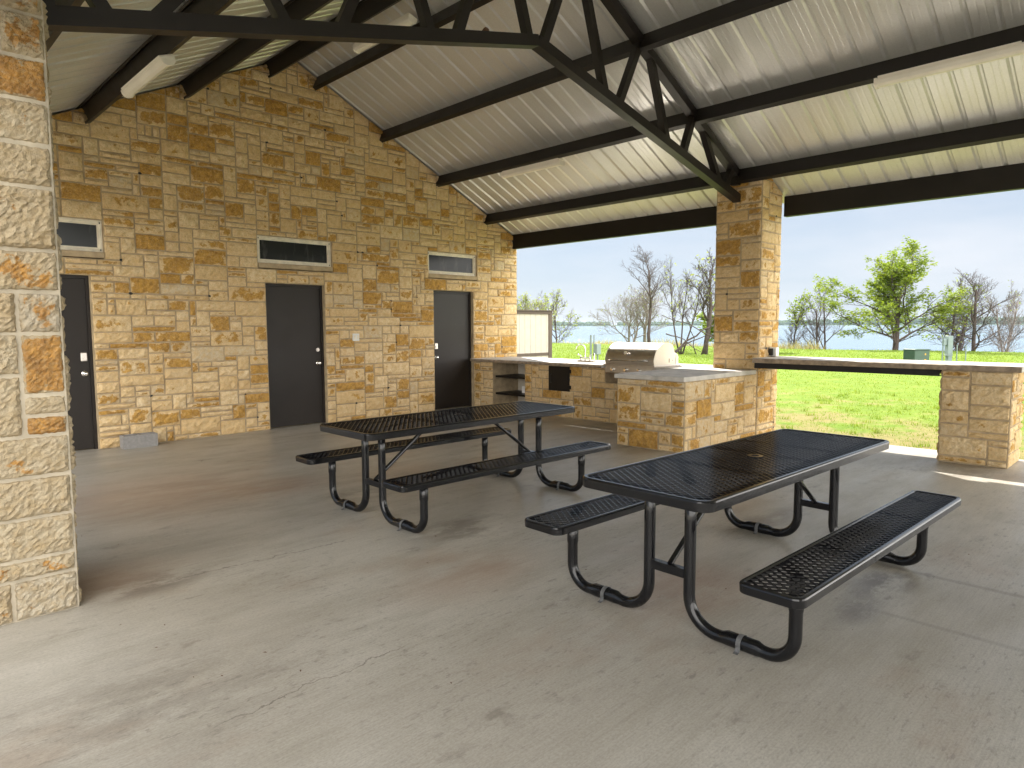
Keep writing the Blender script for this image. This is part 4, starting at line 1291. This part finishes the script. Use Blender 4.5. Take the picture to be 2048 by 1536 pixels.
p = place(1833, 27.5, -0.15)
tx = empty('transformer_cabinet', p, 'low dark green transformer cabinet on the lawn near the shore', 'transformer', rz=-0.55)
mb = MB(); mb.box(-0.36, 0.36, -0.30, 0.30, 0.0, 0.60, 0.012); mb.build('cabinet', M['greenbox'], tx)
mb = MB(); mb.box(-0.375, 0.375, -0.33, 0.31, 0.601, 0.64, 0.008); mb.build('lid', M['greenbox'], tx)
for (x0, z0, w, h, mt) in ((0.10, 0.13, 0.10, 0.10, 'yellow'), (-0.10, 0.12, 0.16, 0.08, 'greybox'), (0.12, 0.40, 0.06, 0.07, 'yellow')):
    mb = MB(); mb.box(x0, x0 + w, -0.304, -0.300, z0, z0 + h); mb.build('warning_sticker', M[mt], tx)

p = place(1893, 29.5, -0.15)
pd = empty('meter_pedestal', p, 'pale grey electrical meter pedestal on the lawn right of the green cabinet', 'pedestal', rz=-YAW)
mb = MB(); mb.box(-0.02, 0.20, -0.12, 0.12, 0.32, 1.14, 0.01); mb.build('tower', M['greybox'], pd)
mb = MB(); mb.box(0.02, 0.20, -0.10, 0.10, 0.0, 0.26, 0.01); mb.box(-0.02, 0.22, -0.12, 0.12, 0.261, 0.319, 0.01); mb.build('base', M['greybox'], pd)
mb = MB(); mb.box(-0.18, -0.021, -0.06, 0.06, 0.72, 1.0, 0.008); mb.box(-0.13, -0.09, -0.065, -0.0601, 0.84, 0.90); mb.build('meter_box', M['greybox'], pd)
mb = MB(); mb.cyl((-0.18, 0, 0), (0, 0, 1), 0.02, 1.1, 8); mb.cyl((-0.13, 0.03, 0), (0, 0, 1), 0.015, 0.75, 8); mb.build('conduit', M['greybox'], pd)
for px_, lab in ((1914, 'thin metal stake just right of the meter pedestal'), (1932, 'thin metal stake farther right of the meter pedestal')):
    mb = MB(); p = place(px_, 29.0, -0.15); mb.cyl(p, (0, 0, 1), 0.022, 0.75, 8)
    tag(mb.build('metal_stake', M['greybox']), lab, 'stake', 'metal stakes on the lawn')

# ------------------------------------------------------------------ trees
def grow(seed, H, spread, r0, kind='bare', lean=(0, 0), stems=1, leafn=0, fork=0.30, twig=1.0, leafsize=0.10, leafzone=0.0, leafp=1.0, lead=0.67):
    rr = random.Random(seed)
    trunk, twigs, leaves = MB(), MB(), MB()
    def leaf(p, s_):
        d = Vector((rr.uniform(-1, 1), rr.uniform(-1, 1), rr.uniform(-0.7, 0.7))).normalized()
        e = d.cross(Vector((rr.uniform(-1, 1), rr.uniform(-1, 1), rr.uniform(-1, 1)))).normalized()
        a, b_ = d * s_, e * s_ * 0.55
        leaves.add([tuple(p - a), tuple(p + b_ - a * 0.1), tuple(p + a), tuple(p - b_ - a * 0.1)], [(0, 1, 2, 3)])
    maxd = 4
    def branch(p, d, L, r, depth):
        n_ = 5 if depth < 2 else (4 if depth < 3 else 3)
        pts = [p.copy()]; rad = [r]
        cur = p.copy(); dd = d.copy()
        for i in range(n_):
            wob = (0.16 if lead < 0.7 else 0.07) if depth == 0 else 0.28
            dd = (dd + Vector((rr.uniform(-wob, wob), rr.uniform(-wob, wob), rr.uniform(-wob * 0.4, wob * 0.7) + (0.05 if depth else 0.10)))).normalized()
            cur = cur + dd * (L / n_)
            pts.append(cur.copy()); rad.append(r * (1 - 0.62 * (i + 1) / n_))
        tgt = trunk if depth <= 1 else twigs
        tgt.tube(pts, rad, 7 if depth == 0 else (5 if depth == 1 else 3), cap=depth < 2)
        if depth >= maxd or r < 0.004:
            if leafn and rr.random() < leafp:
                for _ in range(leafn):
                    q = pts[rr.randrange(1, len(pts))]
                    if q.z < H * leafzone * rr.uniform(0.8, 1.3): continue
                    leaf(q + Vector((rr.uniform(-1, 1), rr.uniform(-1, 1), rr.uniform(-1, 1))) * 0.16, leafsize * rr.uniform(0.6, 1.3))
            return
        nch = {0: rr.randint(7, 9) + (5 if lead > 0.7 else 0), 1: rr.randint(5, 7), 2: rr.randint(4, 6), 3: rr.randint(2, 4)}[depth]
        if depth == 0: lo = fork
        else: lo = 0.18
        for k in range(nch):
            t = lo + (1 - lo) * (k + rr.random() * 0.8) / nch
            t = min(t, 0.98)
            f_ = t * n_; i = min(int(f_), n_ - 1); q = pts[i].lerp(pts[i + 1], f_ - i)
            ax = (pts[i + 1] - pts[i]).normalized()
            az = rr.uniform(0, 2 * math.pi) if depth else k * 2.4 + rr.uniform(-0.5, 0.5)
            side = ax.orthogonal().normalized(); side.rotate(Matrix.Rotation(az, 3, ax))
            ang = rr.uniform(0.55, 1.05) if depth else rr.uniform(0.5, 1.0) * (1.25 - 0.55 * t)
            nd = (ax * math.cos(ang) + side * math.sin(ang))
            nd.z += 0.12
            nd.normalize()
            if depth == 0:
                Lc = spread * ((1.1 - 0.55 * t) if lead < 0.7 else (1.08 - 0.40 * t)) * rr.uniform(0.85, 1.15)
            else:
                Lc = L * rr.uniform(0.42, 0.68) * (1.15 - 0.5 * t)
            rc = max(0.0065 * twig, rad[i] * (0.55 if depth == 0 else 0.58))
            branch(q, nd, Lc, rc, depth + 1)
        # continue the leader
        if depth and rr.random() < 0.8:
            branch(pts[-1], dd, L * 0.45, rad[-1], depth + 1)
    for s_ in range(stems):
        a = s_ * 2.4 + rr.random()
        d = Vector((lean[0], lean[1], 1.0))
        st_ = Vector((0, 0, 0))
        if stems > 1:
            d += Vector((math.cos(a), math.sin(a), 0)) * 0.30
            st_ = Vector((math.cos(a), math.sin(a), 0)) * r0 * 0.9
        branch(st_ + Vector((0, 0, -0.1)), d.normalized(), H * lead * rr.uniform(0.95, 1.05) if stems == 1 else H * rr.uniform(0.6, 0.75), r0, 0)
    return trunk, twigs, leaves

def tree(px, depth, top_y, width_px, label, seed, barkm='bark', leafm=None, base_y=None, name='bare_tree', cat='tree', **kw):
    x, y, _ = place(px, depth)
    gz = ground_h(x, y)
    H = CAM_H + (652 - top_y) / F_PX * depth - gz
    spread = width_px / F_PX * depth * 0.5
    tk, tw, lv = grow(seed, H, spread, kw.pop('r0', 0.02 * H), **kw)
    # normalise the grown size to the size in the picture
    zmax = max(v[2] for v in (tw.v or tk.v)); 
    lat = sorted(abs(v[0] * math.cos(YAW) - v[1] * math.sin(YAW)) for v in (tw.v or tk.v))
    w = lat[int(len(lat) * 0.97)]
    sz, sw = H / zmax, spread / max(w, 0.1)
    sw = max(0.6, min(1.5, sw))
    for mb_ in (tk, tw, lv):
        mb_.v = [(v[0] * sw, v[1] * sw, v[2] * sz) for v in mb_.v]
    root = empty(name, (x, y, gz), label, cat, 'trees along the lake shore', 0)
    tk.build('trunk', M[barkm], root, smooth=True, recalc=False)
    if lv.v:
        tw.build('branches', M[barkm], root, recalc=False)
        lv.build('crown', M[leafm], root, recalc=False)
    else:
        tw.build('crown', M[barkm], root, recalc=False)
    return root

tree(1788, 45, 488, 235, 'large bright green leafy tree, the biggest on the shore', 1301, 'bark', 'leaf', name='leafy_tree', leafn=10, fork=0.14, leafsize=0.085, twig=1.1, r0=0.19, lead=0.88)
tree(1647, 49, 566, 105, 'small tree with green leafy top left of the largest tree', 1502, 'bark', 'leaf', name='leafy_tree', leafn=3, leafp=0.40, fork=0.12, leafzone=0.66, leafsize=0.07, stems=2, twig=0.7, r0=0.08)
tree(1585, 51, 592, 62, 'thin sparse green tree just right of the stone pillar', 803, 'bark', 'leaf', name='leafy_tree', leafn=2, leafp=0.35, fork=0.2, leafzone=0.5, r0=0.06, leafsize=0.07)
tree(1908, 46, 552, 105, 'bare tree right behind the meter pedestal with few olive leaves', 404, 'bark', 'leaf_pale', leafn=1, leafp=0.15, leafsize=0.07, leafzone=0.2, fork=0.15, stems=2, twig=1.3, r0=0.10)
tree(1946, 43, 540, 120, 'bare upright tree with purplish bark, second from the right edge', 805, 'bark', None, fork=0.16, twig=1.1, r0=0.10, lead=0.88)
tree(2015, 46, 562, 110, 'bare forked tree at the right edge of the view', 406, 'bark_grey', 'leaf_pale', leafn=1, leafp=0.12, leafsize=0.07, leafzone=0.6, fork=0.12, stems=2, twig=1.2, r0=0.10)
tree(1300, 44, 484, 150, 'tall bare tree with a dark trunk behind the grill', 1007, 'bark', None, fork=0.42, twig=0.9, r0=0.085)
tree(1262, 47, 566, 150, 'bushy bare tree with pale buds left of the tall bare tree', 108, 'bark_grey', 'leaf_pale', leafn=1, leafp=0.12, leafsize=0.07, leafzone=0.3, fork=0.08, stems=2, twig=1.3, r0=0.08)
tree(1291, 48, 570, 80, 'slim grey bare tree close beside the tall dark trunk', 1009, 'bark_grey', None, fork=0.3, r0=0.09)
tree(1362, 38, 514, 90, 'bare clump of upright stems right of the tall bare tree', 310, 'bark', 'leaf_pale', leafn=1, leafp=0.05, leafsize=0.07, leafzone=0.25, fork=0.35, stems=3, twig=0.7, r0=0.055)
tree(1410, 38, 498, 110, 'bare tree with young green leaves against the stone pillar', 1111, 'bark', 'leaf_pale', leafn=1, leafp=0.08, leafsize=0.07, fork=0.25, stems=1, twig=1.2, r0=0.10)
tree(1111, 70, 578, 90, 'small round pale green tree beside the cream screen', 812, 'bark', 'leaf_pale', leafn=2, leafp=0.22, fork=0.2, twig=1.4, r0=0.09, leafsize=0.10)
tree(1062, 66, 584, 90, 'low spreading budding tree rising above the cream screen', 613, 'bark_grey', 'leaf_pale', leafn=1, leafp=0.5, fork=0.1, stems=2, twig=1.6, r0=0.09, leafsize=0.10)
tree(1470, 42, 575, 90, 'green young tree mostly hidden behind the stone pillar', 214, 'bark', 'leaf', name='leafy_tree', leafn=5, fork=0.2, twig=1.2, r0=0.10)

# fallen dark limbs under the clump
mb = MB()
rr = random.Random(5)
for (a0, z0, a1, z1, r) in ((1345, 0.0, 1432, 1.75, 0.11), (1350, 0.05, 1425, 1.1, 0.08), (1430, 0.9, 1320, 2.2, 0.06), (1392, 0.0, 1372, 2.4, 0.05), (1330, 1.2, 1402, 0.1, 0.06), (1405, 0.0, 1440, 2.6, 0.07)):
    P0 = Vector(place(a0, 37.5, z0 - 0.15)); P1 = Vector(place(a1, 37.5 + rr.uniform(-1, 1), z1 - 0.15))
    r *= 0.62
    pts = [P0.lerp(P1, t / 6) + Vector((rr.uniform(-.1, .1), rr.uniform(-.1, .1), 0.18 * math.sin(t / 6 * math.pi) + rr.uniform(-.05, .05))) for t in range(7)]
    mb.tube(pts, [r * (1 - 0.1 * t) for t in range(7)], 7)
tag(mb.build('fallen_limbs', M['bark'], smooth=True, recalc=False), 'tangle of dark fallen limbs leaning on the grass left of the stone pillar', 'fallen limbs')

# ------------------------------------------------------------------ grass
rr = random.Random(17)
g = MB()
def blade(x, y, h, w, mbx):
    z = ground_h(x, y)
    a = rr.uniform(0, math.pi); lx, ly = rr.uniform(-.5, .5) * h, rr.uniform(-.5, .5) * h
    dx, dy = math.cos(a) * w, math.sin(a) * w
    mbx.add([(x - dx, y - dy, z - 0.01), (x + dx, y + dy, z - 0.01), (x + lx, y + ly, z + h)], [(0, 1, 2)])
for _ in range(52000):
    t = rr.random()
    x = 9.25 + 17 * t ** 1.5; 
    y = x * rr.uniform(0.02, 1.15) if x > 12 else rr.uniform(-1, 13)
    if 8.9 < x < 14 and 11.8 < y < 12.2: continue
    dn = noise.noise((x * 0.9, y * 0.9, 0)) + 0.5 * noise.noise((x * 2.5, y * 2.5, 3))
    if dn < -0.12 + rr.uniform(-0.2, 0.2) - (x - 10) * 0.02: continue
    blade(x, y, rr.uniform(0.014, 0.036) * (1 + 0.02 * (x - 9)), rr.uniform(0.004, 0.007) * (1 + 0.08 * (x - 9)), g)
for _ in range(46000):
    x = rr.uniform(24, 50)
    y = x * rr.uniform(0.08, 1.12)
    blade(x, y, rr.uniform(0.03, 0.08), rr.uniform(0.012, 0.022), g)
for _ in range(120):   # small clumps of weeds
    cx, cy = rr.uniform(9.6, 17), rr.uniform(-0.5, 6)
    for _k in range(rr.randint(12, 30)):
        blade(cx + rr.gauss(0, 0.05), cy + rr.gauss(0, 0.05), rr.uniform(0.04, 0.09), rr.uniform(0.005, 0.008), g)
tag(g.build('grass', M['grass'], recalc=False), 'bright green lawn grass with dry patches', 'grass', kind='stuff')
g = MB()
for _ in range(16000):
    y = rr.uniform(18, 75); x = 48.8 + rr.gauss(0, 0.8) + 0.9 * math.sin(y * 0.21)
    hgt = rr.uniform(0.3, 0.9) * (0.8 + 0.8 * noise.noise((y * 0.25, x * 0.3, 1)))
    blade(x, y, max(0.2, hgt), rr.uniform(0.015, 0.03), g)
for _ in range(5000):
    y = rr.uniform(2, 20); x = 49.3 + rr.gauss(0, 0.5) + 0.9 * math.sin(y * 0.21)
    blade(x, y, rr.uniform(0.12, 0.4), rr.uniform(0.015, 0.03), g)
tag(g.build('shore_weeds', M['weeds'], recalc=False), 'tall dry yellow grass growing along the water edge', 'weeds', kind='stuff')

# ------------------------------------------------------------------ haze over the lake
hz = bpy.data.materials.new('haze_air'); hz.use_nodes = True
hn = hz.node_tree.nodes; hn.remove(hn['Principled BSDF'])
pv = hn.new('ShaderNodeVolumePrincipled')
pv.inputs['Color'].default_value = (0.62, 0.78, 0.95, 1)
pv.inputs['Density'].default_value = 0.00007
hz.node_tree.links.new(pv.outputs['Volume'], hn['Material Output'].inputs['Volume'])
mb = MB(); mb.box(-500, 6100, -4600, 6600, -7.0, 30.0)
tag(mb.build('haze', hz), 'thin pale haze over the lake', 'haze', kind='stuff')

# dry leaf bits and grit on the floor
rr = random.Random(88); g = MB()
for _ in range(110):
    x, y = rr.uniform(0.8, 8.0), rr.uniform(0.9, 9.2)
    a = rr.uniform(0, 6.28); L = rr.uniform(0.004, 0.013); w = L * rr.uniform(0.25, 0.5)
    c, s_ = math.cos(a), math.sin(a); zt = rr.uniform(0.002, 0.006)
    g.add([(x - c * L, y - s_ * L, 0.001), (x + s_ * w, y - c * w, zt), (x + c * L, y + s_ * L, 0.002), (x - s_ * w, y + c * w, zt)], [(0, 1, 2, 3)])
tag(g.build('leaf_litter', M['nest'], recalc=False), 'tiny dry leaf bits scattered on the concrete floor', 'leaf litter', kind='stuff')
